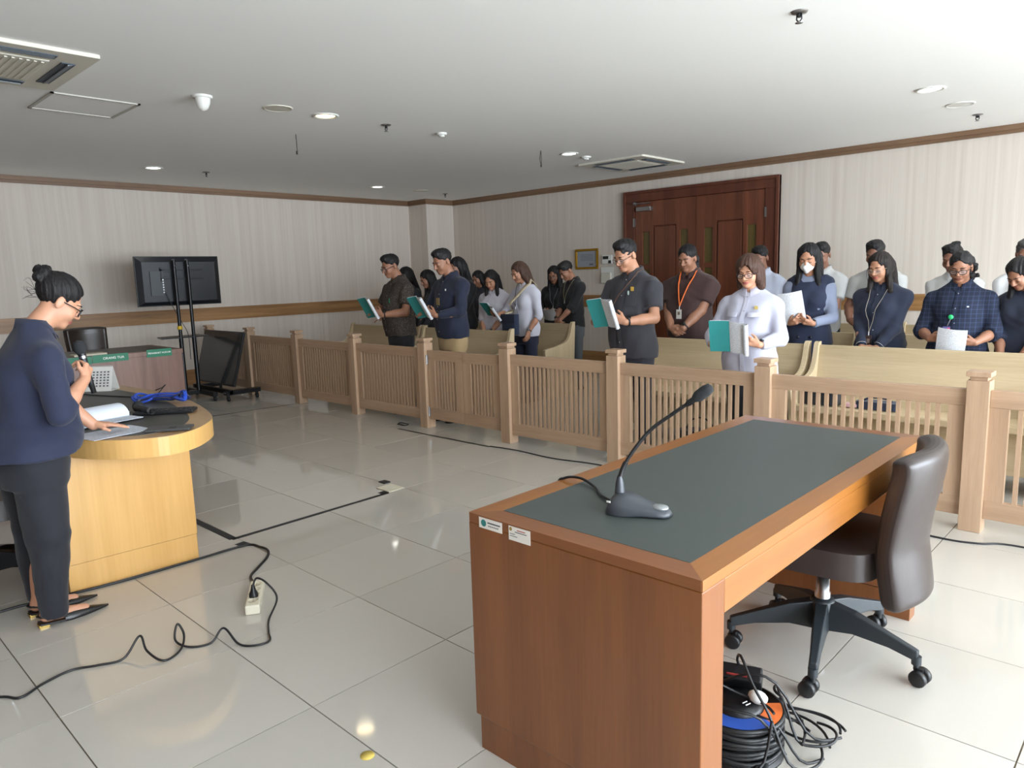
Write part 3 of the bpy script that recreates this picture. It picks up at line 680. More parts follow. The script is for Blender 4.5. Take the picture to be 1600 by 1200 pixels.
MB().ell((2.42, .165, .172), (.03, .022, .019), 14, 10).build('body', M_white, wp); MB().tube([(2.40, .135, .165), (2.393, .12, .163)], .0025, 6).tube([(2.412, .132, .165), (2.405, .117, .163)], .0025, 6).build('pin', M_steel, wp)
loops = [((2.44, .26), .15, .13, .3), ((2.49, .36), .10, .08, .1), ((2.42, .30), .20, .10, .5), ((2.46, .22), .11, .15, 1.0), ((2.38, .05), .13, .09, .6), ((2.52, .27), .06, .09, 2.0), ((2.36, .2), .18, .17, 0)]
for i, ((x, y), ra, rb, ph) in enumerate(loops):
    pts = []
    for a in np.linspace(0, 2*PI*.93, 40):
        q = Vector((ra*math.cos(a), rb*math.sin(a), 0)); q = RZ(ph) @ q
        pts.append((x+q.x, y+q.y, .006+.008*i+.10*max(0, math.sin(a+ph*2+i))**2*(.16/(.1+math.hypot(x+q.x-2.365, y+q.y-.15)) if math.hypot(x+q.x-2.365, y+q.y-.15) < .19 else .12)+(.13 if math.hypot(x+q.x-2.365, y+q.y-.15) < .15 else 0)))
    for _ in range(3): pts = [pts[0]]+[tuple((np.array(pts[k-1])+np.array(pts[k])*2+np.array(pts[k+1]))/4) for k in range(1, len(pts)-1)]+[pts[-1]]
    MB().tube(pts, .0042, 7).build('loose_cable', M_cab, label='loop of thin black lead tangled around the cable reel', cat='cable', group='tangled leads under the desk')
pl = thing('lead_connector', 'black and white connector plug lying at the foot of the cable reel', 'plug', (2.47, .09, 0))
MB().obox((2.47, .09, .016), (.035, .075, .03), RZ(.3)).build('body', M_black, pl, bevel=.006); MB().obox((2.458, .13, .017), (.03, .03, .026), RZ(.3)).build('collar', M_white, pl, bevel=.005)

# ================================================================ curved bench on the left
M_pine = wood('desk_pine', (206, 158, 90), (226, 180, 112), 'Z', 6, .35, coat=.2)
M_pinet = wood('desk_pine_top', (166, 130, 88), (192, 156, 110), 'X', 6, .35, coat=.2)
M_blkle = mat('charcoal_leather', (64, 63, 60), .45, noise=.06, nscale=14, bump=.05)
outer = [(-3.3, -.32), (-2.9, -.22), (-2.5, -.12), (-2.1, -.03), (-1.56, .02), (-1.25, .01), (-.97, -.02), (-.63, -.09), (-.37, -.17), (-.21, -.28), (-.115, -.39), (-.085, -.5), (-.13, -.61), (-.22, -.71), (-.36, -.79), (-.55, -.845), (-1.0, -.86), (-2.0, -.86), (-3.3, -.95)]
OUT = [(q.x, q.y) for q in spline([(a, b, 0) for a, b in outer], 5)]
inner = [(-3.2, -.46), (-2.5, -.24), (-2.1, -.15), (-1.56, -.1), (-1.15, -.11), (-.78, -.17), (-.5, -.235), (-.33, -.32), (-.24, -.41), (-.205, -.5), (-.225, -.6), (-.32, -.69), (-.5, -.74), (-1.0, -.755), (-2.0, -.755), (-3.2, -.84)]
INN = [(q.x, q.y) for q in spline([(a, b, 0) for a, b in inner], 5)]
cb = thing('curved_desk', 'light pine curved desk with charcoal leather top at the left', 'desk', (-1.6, -.45, 0))
MB().prism(OUT, .662, .75).build('top', M_pine, cb, bevel=.004)
MB().prism(OUT, .7495, .7515).build('top_veneer', M_pinet, cb)
MB().prism(INN, .7495, .7535).build('leather_inset', M_blkle, cb)
MB().box(-3.2, -.53, -.29, -.25, .0, .662).build('front_board', M_pine, cb)
MB().prism([(-.53, -.87), (-.49, -.87), (-.455, -.27), (-.50, -.25), (-.53, -.25)], .135, .662).build('end_panel', M_pine, cb)
MB().prism([(-.535, -.865), (-.494, -.865), (-.46, -.272), (-.503, -.252), (-.535, -.252)], 0, .132).build('plinth', M_pine, cb)
ZT = .754
# desk calendar
cl = thing('desk_calendar', 'tent shaped desk calendar standing on the curved desk', 'calendar', (-1.95, -.19, ZT))
M_calp = mat('calendar_card', (206, 204, 198), .6)
RC = RZ(math.radians(46)); cc = Vector((-1.97, -.20, ZT)); KC = .78
def LC(x, y, z): return cc+RC @ Vector((x*KC, y*KC, z*KC))
for s, nm in ((-1, 'front_leaf'), (1, 'back_leaf')):
    MB().sheet([[LC(x, s*.075, 0) for x in (-.12, .12)], [LC(x, 0, .205) for x in (-.12, .12)]], .003*s).build(nm, M_calp, cl)
MB().sheet([[LC(x, -.075, .0) for x in (-.12, .12)], [LC(x, .075, 0) for x in (-.12, .12)]], .003).build('base_card', M_calp, cl)
m = MB(); nrm = Vector((0, -.205, .075)).normalized(); tv = Vector((0, .075, .205)).normalized()
for r in range(6):
    for q in range(7):
        b = Vector((-.09+q*.03, -.075, 0))+tv*(.045+r*.024)+nrm*.0045
        m.add([cc+RC @ ((b+Vector((x, 0, 0))+tv*z)*KC) for x, z in ((-.008, -.006), (.008, -.006), (.008, .006), (-.008, .006))], [(0, 1, 2, 3)])
m.build('date_print', mat('calendar_ink', (84, 84, 90), .6), cl)
m = MB()
for q in range(13): m.tube([LC(-.10+q*.0167, .006*math.cos(a), .205+.006*math.sin(a)) for a in np.linspace(0, 2*PI, 9)[:-1]], .0012, 4, closed=True)
m.build('spiral_binding', M_steel, cl)
# papers in front of the speaker
M_prn = printed('printed_paper', (214, 220, 230), (110, 116, 130), 'X', .012); M_pap = mat('plain_paper', (222, 228, 238), .6)
def flat_sheet(c, w_, h_, rz, label, z, curl=0, m=None, name='paper_sheet', grp='papers on the curved desk', th=.0015):
    o = MB(); rows = []
    for i in range(9):
        v_ = -h_/2+h_*i/8; row = []
        for j in range(9):
            u = -w_/2+w_*j/8; zz = .0006*math.sin(u*30+v_*20)
            if curl:
                t_ = max(0, (v_-h_*.05)/(h_*.45)); zz += curl*(t_**1.5)*(1 if t_ < 1 else 1)
            row.append((u, v_, zz+.0012))
        rows.append(row)
    ob = o.sheet(rows, th).build(name, m or M_prn, local=True, label=label, cat='paper', group=grp); ob.location = (c[0], c[1], z); ob.rotation_euler = (0, 0, rz)
    return ob
flat_sheet((-.365, -.645), .21, .28, .19, 'loose printed sheet under the speaker\'s hand at the desk edge', ZT, m=M_prn)
bk = thing('open_booklet', 'open white booklet with a curled page in front of the speaker', 'booklet', (-.70, -.585, ZT+.004), rotz=.2)
MB().sheet([[(u, v_, .002+.0015*math.sin(u*20)) for u in np.linspace(-.11, .11, 7)] for v_ in np.linspace(-.15, .15, 7)], .003).build('pages', M_prn, bk, local=True)
cur = [(-.11+.03*t_, .0, 0) for t_ in range(2)]
rows = []
for t_ in np.linspace(0, 1, 12):
    a = t_*PI*1.05; rows.append([(-.02-.055*t_*1.6+.035*math.sin(a), v_, .006+.028*(1-math.cos(a))) for v_ in np.linspace(-.15, .15, 6)])
MB().sheet(rows, .002).build('curled_page', M_pap, bk, local=True)
tb = thing('tablet_case', 'grey flat phone case lying at the edge of the curved desk', 'phone', (-.215, -.445, .7535))
MB().obox((-.215, -.445, .7605), (.20, .10, .012), RZ(.95)).build('body', mat('grey_case', (70, 70, 70), .4), tb, bevel=.004)
MB().obox((-.19, -.44, .7672), (.03, .03, .0014), RZ(.95)).build('lens_window', M_black, tb)
kb = thing('remote_keyboard', 'flat black keypad on the curved desk near its rounded end', 'keypad', (-.70, -.275, ZT))
MB().obox((-.70, -.275, ZT+.009), (.30, .11, .016), RZ(.95)).build('body', M_black, kb, bevel=.004)
m = MB()
for i in range(12):
    for j in range(4):
        q = RZ(.95) @ Vector((-.13+i*.0236, -.035+j*.023, 0)); m.obox((-.70+q.x, -.275+q.y, ZT+.0185), (.019, .018, .003), RZ(.95))
m.build('keys', mat('key_caps', (34, 35, 37), .5), kb)
hm = thing('wireless_microphone', 'black handheld microphone lying on the curved desk beside the keypad', 'microphone', (-.76, -.36, ZT))
ax = Vector((.30, .02, 0)).normalized(); Mh = Matrix((Vector((0, 0, 1)), ax.cross(Vector((0, 0, 1))), ax)).transposed()
MB().lathe([(.001, .0), (.014, .002), (.016, .1), (.02, .15)], (-.68, -.365, ZT+.028), 14, Mh @ Matrix.Rotation(PI, 3, 'X')).build('handle', M_black, hm)
MB().ell((-.86, -.355, ZT+.03), (.032, .03, .03), 14, 10).build('windscreen', MATS['foam'], hm)
MB().lathe([(.0165, .0), (.0165, .03)], (-.67, -.365, ZT+.028), 14, Mh).build('end_ring', mat('grey_ring', (92, 92, 92), .4), hm)
ks = thing('car_key', 'small black key fob on the curved desk left of the microphone', 'key fob', (-.95, -.42, ZT))
MB().obox((-.95, -.42, ZT+.008), (.09, .04, .014), RZ(.5)).build('body', M_black, ks, bevel=.006); MB().tube([(-.90+.014*math.cos(a), -.39+.014*math.sin(a), ZT+.003) for a in np.linspace(0, 2*PI, 13)[:-1]], .0015, 5, closed=True).build('ring', M_steel, ks)
# blue lanyard straps
M_blue = fabric('blue_webbing', (22, 66, 172)); M_navyw = fabric('navy_webbing', (18, 28, 66))
lb = thing('lanyard_bundle', 'bundle of blue lanyard straps in a heap on the far edge of the desk', 'lanyards', (-1.1, -.13, ZT))
for k in range(9):
    random.seed(40+k); y0 = random.uniform(-.05, .05)
    pts = spline([(-1.22+.05*random.random(), -.20+y0*.5, ZT+.012), (-1.16, -.17+y0*.6, ZT+.010+k*.004), (-1.09, -.13+y0*.7, ZT+.012+k*.005), (-1.03+.03*random.random(), -.09+y0*.7, ZT+.014+k*.005), (-.99+.05*random.random(), -.06+y0*.4, ZT+.02+.05*random.random()), (-.93-.06*random.random(), -.075+y0*.3, ZT+.02), (-1.0, -.10+y0*.4, ZT+.03)], 5)
    pts = [Vector((p_.x, min(p_.y, .0+.05*1), p_.z)) for p_ in pts]
    MB().tube(pts, .012, 6, flat=.25, up=(0, 0, 1)).build('strap', M_blue if k % 3 else M_navyw, lb)
m = MB().tube([(-1.20+.075*math.cos(a), -.20+.06*math.sin(a), ZT+.018+.012*math.sin(a*2)) for a in np.linspace(0, 2*PI, 25)[:-1]], .012, 6, closed=True, flat=.5).tube([(-1.2+.06*math.cos(a), -.2+.05*math.sin(a), ZT+.034+.01*math.sin(a*2+1)) for a in np.linspace(0, 2*PI, 25)[:-1]], .011, 6, closed=True, flat=.5).build('strap_coil', M_blue, lb)
for (x, y) in ((-1.14, -.25), (-1.30, -.2)): MB().tube([(x, y, ZT+.02), (x+.03, y-.02, ZT+.012), (x+.05, y-.015, ZT+.008)], .008, 8).build('metal_clip', M_steel, lb)
MB().tube(spline([(-2.2, -.45, ZT+.004), (-1.8, -.33, ZT+.004), (-1.5, -.22, ZT+.004), (-1.3, -.12, ZT+.01), (-1.36, -.02, ZT+.06), (-1.5, .02, ZT+.03), (-1.6, .01, ZT+.004)], 8), .0035, 6).build('thin_cable', M_cab, label='thin black cable crossing the curved desk below the calendar', cat='cable')

# ================================================================ table with green name signs
M_tabl = wood('table_walnut', (112, 82, 70), (146, 112, 98), 'Z', 7, .35)
M_tabt = mat('table_top_dark', (58, 52, 46), .4)
TX0, TX1, TY0, TY1 = -5.55, -4.68, -1.9, 1.43
tb = thing('party_table', 'brown panelled table with green name signs by the left wall', 'table', ((TX0+TX1)/2, (TY0+TY1)/2, 0))
MB().box(TX1-.03, TX1, TY0, TY1, 0, .70).build('front_panel', M_tabl, tb)
MB().box(TX0+.05, TX1-.03, TY1-.03, TY1, 0, .70).build('end_panel', M_tabl, tb); MB().box(TX0+.05, TX1-.03, TY0, TY0+.03, 0, .70).build('end_panel', M_tabl, tb)
MB().box(TX0, TX1+.01, TY0-.01, TY1+.01, .70, .748).build('edge_band', M_tabl, tb, bevel=.003)
MB().box(TX0+.03, TX1-.06, TY0+.05, TY1-.05, .745, .7505).build('top_inset', M_tabt, tb)
M_green = mat('green_sign', (18, 118, 84), .45); M_lett = mat('white_letter', (240, 244, 240), .5)
def sign(y0, y1, z0, z1, s, size, label, ty=None):
    t = thing('name_sign', label, 'sign', (TX1+.012, (y0+y1)/2, z0), group='green name signs')
    MB().box(TX1+.0105, TX1+.0135, y0, y1, z0, z1).build('plate', M_green, t)
    if s: text(s, size, M_lett, t, (TX1+.0142, ty or (y0+y1)/2, (z0+z1)/2), (PI/2, 0, PI/2))
sign(1.065, 1.32, .685, .765, 'PENASIHAT HUKUM', .0255, 'green sign on the table reading PENASIHAT HUKUM')
sign(.55, .885, .68, .757, 'ORANG TUA', .034, 'green sign on the table reading ORANG TUA', .745)
sign(.20, .545, .675, .752, '', .03, 'green sign on the table partly hidden behind the calendar')
wbk = MB().box(-4.92, -4.76, .42, .72, .7505, .768).build('notebook', mat('cream_paper', (216, 206, 184), .6), label='cream notebook lying on the table above the ORANG TUA sign', cat='notebook', bevel=.002)

# ================================================================ televisions
M_tv = mat('tv_back', (24, 27, 32), .38); M_scr = mat('tv_screen', (48, 50, 52), .12)  # screen base greyed to imitate the pale wall reflected in it
tv = thing('television', 'flat television seen from behind on a tall black stand', 'television', (-5.85, 1.98, 0))
y0, y1, z0, z1 = 1.47, 2.49, 1.175, 1.775
MB().box(-5.945, -5.925, y0, y1, z0, z1).build('bezel', M_black, tv, bevel=.004)
q = [(-5.925, y0+.01, z0+.01), (-5.925, y1-.01, z0+.01), (-5.925, y1-.01, z1-.01), (-5.925, y0+.01, z1-.01), (-5.885, y0+.07, z0+.05), (-5.885, y1-.07, z0+.05), (-5.885, y1-.07, z1-.07), (-5.885, y0+.07, z1-.07)]
MB().add(q, [(4, 5, 6, 7), (0, 1, 5, 4), (1, 2, 6, 5), (2, 3, 7, 6), (3, 0, 4, 7)]).build('back_shell', M_tv, tv, bevel=.003)
MB().box(-5.885, -5.87, y0+.15, y0+.30, z0+.13, z0+.42).build('port_panel', mat('port_panel', (52, 58, 62), .4), tv)
for i in range(6): MB().box(-5.872, -5.862, y0+.285, y0+.30, z0+.16+i*.03, z0+.175+i*.03).build('port', M_steel, tv)
br = MB().box(-5.885, -5.865, 1.74, 2.26, 1.49, 1.51).box(-5.885, -5.865, 1.74, 2.26, 1.60, 1.62).box(-5.885, -5.865, 1.74, 1.76, 1.47, 1.64)
br.box(-5.88, -5.868, 1.78, 1.90, 1.525, 1.53).box(-5.88, -5.868, 1.78, 1.90, 1.58, 1.585).box(-5.88, -5.868, 2.10, 2.24, 1.525, 1.53).box(-5.88, -5.868, 2.10, 2.24, 1.58, 1.585).build('wall_bracket', M_blackm, tv)
st = thing('television_stand', 'tall black two pole television stand on castors by the left wall', 'stand', (-5.8, 1.98, 0))
for y in (1.895, 2.055):
    MB().tube([(-5.83, y, .10), (-5.83, y, .78)], .026, 12).tube([(-5.83, y, .78), (-5.83, y, 1.72)], .021, 12).build('pole', M_blackm, st)
    MB().ell((-5.808, y, 1.655), (.006, .01, .01), 8, 6).build('bolt', M_steel, st)
    MB().box(-5.865, -5.845, y-.02, y+.02, 1.42, 1.74).build('hook_arm', M_blackm, st)
MB().tube([(-5.83, 1.895, .885), (-5.83, 1.895, .925)], .03, 12).build('yellow_band', mat('yellow_tape', (214, 176, 30), .5), st)
MB().prism([(-6.12, 1.72), (-5.82, 1.66), (-5.80, 2.24), (-6.12, 2.24)], .775, .79).build('shelf', M_blackm, st)
MB().box(-5.86, -5.80, 1.72, 2.08, .06, .11).box(-6.3, -5.4, 1.70, 1.75, .06, .11).box(-6.3, -5.4, 2.05, 2.1, .06, .11).build('base_frame', M_blackm, st)
for x in (-6.27, -5.43):
    for y in (1.725, 2.075):
        MB().lathe([(.001, -.012), (.028, -.012), (.028, .012), (.001, .012)], (x, y, .028), 14, RX(PI/2)).box(x-.012, x+.012, y-.016, y+.016, .03, .06).build('castor', M_black, st)
MB().tube(spline([(-5.865, 1.77, 1.36), (-5.85, 1.83, 1.2), (-5.84, 1.89, 1.05), (-5.82, 1.93, .95), (-5.83, 1.99, .8), (-5.83, 1.99, .5)], 6), .004, 6).build('cable', M_cab, st)
pt = thing('leaning_display', 'large dark display screen leaning low on a wheeled base against the railing', 'screen', (-5.65, 2.3, 0))
def DP(x, t_, off=0):   # x along the panel, t_ from bottom to top
    b = Vector((x-.07*(1-t_)*1, 2.24+.15*t_, .17+.66*t_)); return b+Vector((0, -1, .22)).normalized()*off
XA, XB = -6.2, -5.13
MB().sheet([[DP(x, t_) for x in (XA, XB)] for t_ in (0, 1)], .0).sheet([[DP(x, t_, .03) for x in (XB, XA)] for t_ in (0, 1)]).add([DP(XA, 0), DP(XB, 0), DP(XB, 1), DP(XA, 1), DP(XA, 0, .03), DP(XB, 0, .03), DP(XB, 1, .03), DP(XA, 1, .03)], [(0, 1, 5, 4), (1, 2, 6, 5), (2, 3, 7, 6), (3, 0, 4, 7)]).build('bezel', M_black, pt)
MB().add([DP(XA+.015, .03, .032), DP(XB-.015, .03, .032), DP(XB-.015, .985, .032), DP(XA+.015, .985, .032)], [(0, 1, 2, 3)]).build('screen', M_scr, pt)
MB().box(-6.25, -5.2, 2.16, 2.2, .09, .14).box(-6.2, -6.15, 2.16, 2.52, .08, .13).box(-5.29, -5.2, 2.12, 2.56, .08, .13).build('base_frame', M_blackm, pt)
for x, y in ((-5.25, 2.16), (-5.25, 2.53), (-6.17, 2.17), (-6.17, 2.49)):
    MB().lathe([(.001, -.012), (.03, -.012), (.03, .012), (.001, .012)], (x, y, .03), 14, RX(PI/2)).box(x-.012, x+.012, y-.016, y+.016, .03, .08).build('castor', M_black, pt)
for x in (-5.275, -5.235):
    for y in (2.119,): MB().ell((x, y, .108), (.008, .004, .008), 8, 6).build('bolt', M_steel, pt)

# ================================================================ floor clutter
M_strip = mat('strip_plastic', (222, 216, 196), .45)
es = thing('power_strip', 'cream power strip with one black plug on the tiled floor', 'power strip', (.29, -.33, 0))
sa = Vector((.25, .17, 0)); c0 = Vector((.395, -.405, 0)); c1 = Vector((.155, -.255, 0)); sd = (c1-c0).normalized(); L_ = (c1-c0).length; mid = (c0+c1)/2; ang = math.atan2(sd.y, sd.x)
MB().obox((mid.x, mid.y, .022), (L_, .062, .042), RZ(ang)).build('body', M_strip, es, bevel=.006)
for k in range(4):
    q = mid+sd*(-.09+k*.06); MB().lathe([(.022, .0), (.019, -.004), (.001, -.004)], (q.x, q.y, .0475), 18).build('socket', mat('socket_cream', (206, 198, 176), .5), es)
    for s in (-1, 1): MB().lathe([(.0025, 0), (.0001, 0)], (q.x+s*.008*sd.x, q.y+s*.008*sd.y, .0445), 8).build('socket_hole', M_black, es)
q = mid-sd*.05; pg = MB().lathe([(.02, .046), (.02, .06), (.012, .075), (.007, .1)], (q.x, q.y, 0), 14).build('plug', M_black, es)
MB().tube(spline([(q.x, q.y, .095), (q.x+.0, q.y+.02, .125), (q.x+.05, q.y+.04, .11), (.42, -.30, .05), (.50, -.385, .006), (.60, -.44, .006), (.672, -.475, .006), (.66, -.535, .006), (.60, -.57, .008), (.51, -.585, .05), (.51, -.64, .008), (.47, -.71, .006), (.40, -.735, .02), (.37, -.71, .07), (.40, -.70, .03), (.47, -.745, .008), (.50, -.82, .006), (.42, -.85, .03), (.355, -.85, .07), (.37, -.92, .01), (.34, -1.0, .006), (.30, -1.08, .006), (.325, -1.18, .006), (.365, -1.26, .006), (.29, -1.33, .006), (.2, -1.6, .006)], 8), .0045, 8).build('lead', M_cab, label='long black lead snaking from the power strip towards the left edge', cat='cable')
MB().tube(spline([(-.5, -1.6, .006), (-.513, -1.142, .006), (-.50, -1.01, .006), (-.47, -.85, .006), (-.44, -.62, .006), (-.43, -.275, .006), (-.42, -.03, .006), (-.33, .01, .006), (-.25, .01, .006), (-.165, -.04, .006), (-.08, -.13, .006), (-.005, -.21, .006), (.07, -.24, .01), (.15, -.256, .025)], 8), .0065, 8).build('supply_cable', M_cab, label='thick black cable along the foot of the curved desk to the power strip', cat='cable')
M_tape = mat('black_tape', (34, 36, 40), .5)
def strip(pts, wd, label, name='floor_tape', z=.0016):
    m = MB()
    P = [Vector((a, b, 0)) for a, b in pts]
    L0, R0 = [], []
    for i in range(len(P)):
        t = (P[min(i+1, len(P)-1)]-P[max(i-1, 0)]).normalized(); n_ = Vector((-t.y, t.x, 0))*wd/2
        L0.append(P[i]+n_+Vector((0, 0, z))); R0.append(P[i]-n_+Vector((0, 0, z)))
    m.sheet([[a+Vector((0, 0, -.0012)) for a in L0], [a+Vector((0, 0, -.0012)) for a in R0]], .004)
    m.build(name, M_tape, label=label, cat='tape', group='black tape strips on the floor')
strip([(-1.25, -.03), (-.585, -.022)], .045, 'short black tape strip running under the end of the curved desk')
strip([(-.585, -.03), (-.60, 1.07)], .035, 'long black tape strip from the curved desk to the floor socket')
strip([(-4.46, 1.55), (-4.39, 2.56)], .03, 'thin black tape strip near the left end of the railing')
strip([(-2.22, 2.41), (-1.6, 2.41), (-.98, 2.42)], .03, 'black tape strip along the floor before the gate')
strip([(-.50, -.03), (-.43, -.02)], .06, 'square tape patch holding the thick cable beside the desk')
strip([(-.66, 1.06), (-.60, 1.06)], .07, 'square tape patch at the corner of the floor socket')
strip([(.12, -.245), (.16, -.258)], .04, 'small tape patch on the cable beside the power strip')
MB().tube(spline([(-.98, 2.42, .005), (-.7, 2.45, .005), (-.3, 2.43, .005), (.1, 2.49, .005), (.6, 2.45, .005), (1.3, 2.42, .005), (2.0, 2.43, .005), (2.39, 2.39, .005), (2.55, 2.42, .005), (2.73, 2.5, .005), (3.4, 2.45, .005)], 8), .005, 7).build('floor_cable', M_cab, label='thin black cable running along the floor in front of the railing', cat='cable')
fp = thing('floor_socket', 'cream square floor socket cover at the end of the tape', 'floor socket', (-.675, 1.145, 0))
MB().box(-.75, -.60, 1.08, 1.21, 0, .006).build('cover', mat('cover_cream', (214, 208, 186), .4), fp, bevel=.002); MB().box(-.70, -.65, 1.12, 1.17, .0055, .0068).build('lid', M_cream, fp)
MB().box(-.86, -.79, 1.18, 1.235, 0, .008).build('cable_clip', M_black, label='small black clip lying on the floor beside the floor socket', cat='clip', bevel=.002)
MB().tube([(-2.34+.07*math.cos(a), 2.56+.04*math.sin(a), .006+.004*math.sin(a*3)) for a in np.linspace(0, 2*PI, 20)[:-1]], .006, 6, closed=True).build('cable_coil', M_cab, label='small coil of black cable on the floor by the gate post', cat='cable')
MB().lathe([(.001, .0005), (.022, .0005), (.022, .0016), (.001, .0018)], (1.553, -.626, 0), 20).build('floor_sticker', mat('yellow_sticker', (216, 190, 96), .5), label='small round yellow sticker on the floor in the foreground', cat='sticker')
# things left on and under the front benches
M_bag = fabric('black_bag', (28, 30, 34)); M_bagn = fabric('navy_bag', (34, 44, 66))
def handbag(x, y, z, w_, d_, h_, m, label, rz=0):
    t = thing('handbag', label, 'bag', (x, y, z), rotz=rz, group='bags left on the benches')
    MB().prism([(-w_/2, -d_/2), (w_/2, -d_/2), (w_/2, d_/2), (-w_/2, d_/2)], 0, h_).build('body', m, t, local=True, bevel=min(w_, d_, h_)*.3)
    MB().tube([(w_*.35*math.cos(a), 0, h_*.9+h_*.6*math.sin(a)) for a in np.linspace(0, PI, 14)], .007, 6).build('handle', m, t, local=True)
handbag(1.35, 3.5, .446, .24, .14, .12, M_bag, 'black handbag on the front bench, seen through the slats')
handbag(1.72, 3.52, .446, .26, .12, .05, M_bagn, 'flat navy pouch on the front bench, seen through the slats')
MB().box(1.50, 1.60, 3.46, 3.54, .446, .47).build('tissue_pack', mat('pink_pack', (206, 164, 172), .5), label='small pink and white tissue pack on the front bench', cat='tissue pack', bevel=.005)
handbag(.55, 3.2, 0, .34, .16, .2, M_bag, 'black bag standing on the floor under the front bench')
handbag(-1.05, 4.6, 0, .3, .2, .36, M_bagn, 'navy backpack standing in the aisle behind the man in grey')
handbag(-.8, 4.2, 0, .28, .2, .3, M_bag, 'black backpack standing in the aisle beside the bench end')
bx = thing('cardboard_box', 'small tan carton standing on the navy backpack in the aisle', 'box', (-1.02, 4.85, 0))
MB().box(-1.14, -.9, 4.78, 4.98, 0, .5).build('carton', mat('tan_card', (178, 156, 112), .7), bx, bevel=.003); MB().box(-1.04, -1.0, 4.779, 4.981, .3, .501).build('tape', mat('parcel_tape', (196, 180, 140), .4), bx)
bx['label'] = 'tall tan carton standing in the aisle behind the man in grey'
# ================================================================ people: signed distance fields meshed with surface nets
def smin(a, b, k):
    if k <= 0: return np.minimum(a, b)
    h = np.clip(.5+.5*(b-a)/k, 0, 1); return b+(a-b)*h-k*h*(1-h)
def V3(*a): return np.array(a, dtype=np.float32)
class Cone:
    """tapered capsule; flat=True cuts the ends square; sq=(axis, factor) squashes the section"""
    def __init__(s, a, b, ra, rb, k=.02, flat=False, sq=None, neg=False):
        s.a, s.b = np.array(a, np.float32), np.array(b, np.float32); s.ra, s.rb, s.k, s.flat, s.sq, s.neg = ra, rb, k, flat, sq, neg
        r = max(ra, rb)*(max(1, sq[1]) if sq else 1); s.lo = np.minimum(s.a, s.b)-r; s.hi = np.maximum(s.a, s.b)+r
    def d(s, X, Y, Z):
        px, py, pz = X-s.a[0], Y-s.a[1], Z-s.a[2]; ab = s.b-s.a; L2 = float(ab @ ab)+1e-12
        if s.sq:
            n = np.array(s.sq[0], np.float32); n = n/np.linalg.norm(n); q = (px*n[0]+py*n[1]+pz*n[2])*(1/s.sq[1]-1)
            px = px+q*n[0]; py = py+q*n[1]; pz = pz+q*n[2]
        t0 = (px*ab[0]+py*ab[1]+pz*ab[2])/L2; t = np.clip(t0, 0, 1)
        dx, dy, dz = px-t*ab[0], py-t*ab[1], pz-t*ab[2]; r = s.ra+(s.rb-s.ra)*t
        if s.flat:
            ex, ey, ez = px-t0*ab[0], py-t0*ab[1], pz-t0*ab[2]
            d = np.sqrt(ex*ex+ey*ey+ez*ez)-r; L = math.sqrt(L2)
            return np.maximum(d, np.maximum(-t0, t0-1)*L)
        return np.sqrt(dx*dx+dy*dy+dz*dz)-r
class Ell:
    def __init__(s, c, r, k=.02, M=None, neg=False):
        s.c, s.r, s.k, s.neg = np.array(c, np.float32), np.array(r, np.float32), k, neg
        s.M = np.array(M, np.float32) if M is not None else None; R = max(r); s.lo = s.c-R; s.hi = s.c+R
    def d(s, X, Y, Z):
        x, y, z = X-s.c[0], Y-s.c[1], Z-s.c[2]
        if s.M is not None:
            m = s.M; x, y, z = x*m[0,0]+y*m[1,0]+z*m[2,0], x*m[0,1]+y*m[1,1]+z*m[2,1], x*m[0,2]+y*m[1,2]+z*m[2,2]
        a = np.sqrt((x/s.r[0])**2+(y/s.r[1])**2+(z/s.r[2])**2); b = np.sqrt((x/s.r[0]**2)**2+(y/s.r[1]**2)**2+(z/s.r[2]**2)**2)+1e-9
        return a*(a-1)/b
class Loft:
    """stack of superellipse sections: rows (z, rx, ry, cy[, cx])"""
    def __init__(s, rows, k=.02, n=2.4, neg=False):
        s.z = np.array([r[0] for r in rows]); s.t = [np.array([(r[i] if len(r) > i else 0) for r in rows]) for i in (1, 2, 3, 4)]; s.k, s.n, s.neg = k, n, neg
        if s.z[0] > s.z[-1]: s.z = s.z[::-1]; s.t = [q[::-1] for q in s.t]
        rx, ry = s.t[0].max(), s.t[1].max()
        s.lo = V3(-rx+s.t[3].min(), s.t[2].min()-ry, s.z[0]); s.hi = V3(rx+s.t[3].max(), s.t[2].max()+ry, s.z[-1])
    def at(s, z):
        zz = np.linspace(s.z[0], s.z[-1], 160); out = []
        ker = np.ones(9)/9
        for q in s.t:
            v = np.interp(zz, s.z, q); v = np.convolve(np.pad(v, 4, 'edge'), ker, 'valid'); out.append(np.interp(z, zz, v))
        return out
    def d(s, X, Y, Z):
        z1 = Z.reshape(-1); rx, ry, cy, cx = [q.reshape(Z.shape).astype(np.float32) for q in s.at(z1)]
        n = s.n; a = (np.abs((X-cx)/rx)**n+np.abs((Y-cy)/ry)**n)**(1/n)
        return np.maximum((a-1)*np.minimum(rx, ry), np.maximum(s.z[0]-Z, Z-s.z[-1]))
    def front(s, x, z, back=False):
        rx, ry, cy, cx = [float(q) for q in s.at(np.array([z]))]; u = min(.98, abs((x-cx)/rx)); h = ry*(1-u**s.n)**(1/s.n)
        return cy+h if back else cy-h
class Half:
    """keeps only the side dot(p-p0, n) < 0"""
    def __init__(s, p0, n): s.p, s.n = np.array(p0, np.float32), np.array(n, np.float32)/np.linalg.norm(n); s.cut = True
    def d(s, X, Y, Z): return (X-s.p[0])*s.n[0]+(Y-s.p[1])*s.n[1]+(Z-s.p[2])*s.n[2]
def axis_vals(lo, hi, segs):
    """segs: list of (upto, step)"""
    v = [lo]
    for up, st in segs:
        while v[-1] < min(up, hi): v.append(v[-1]+st)
    return np.array(v, np.float32)
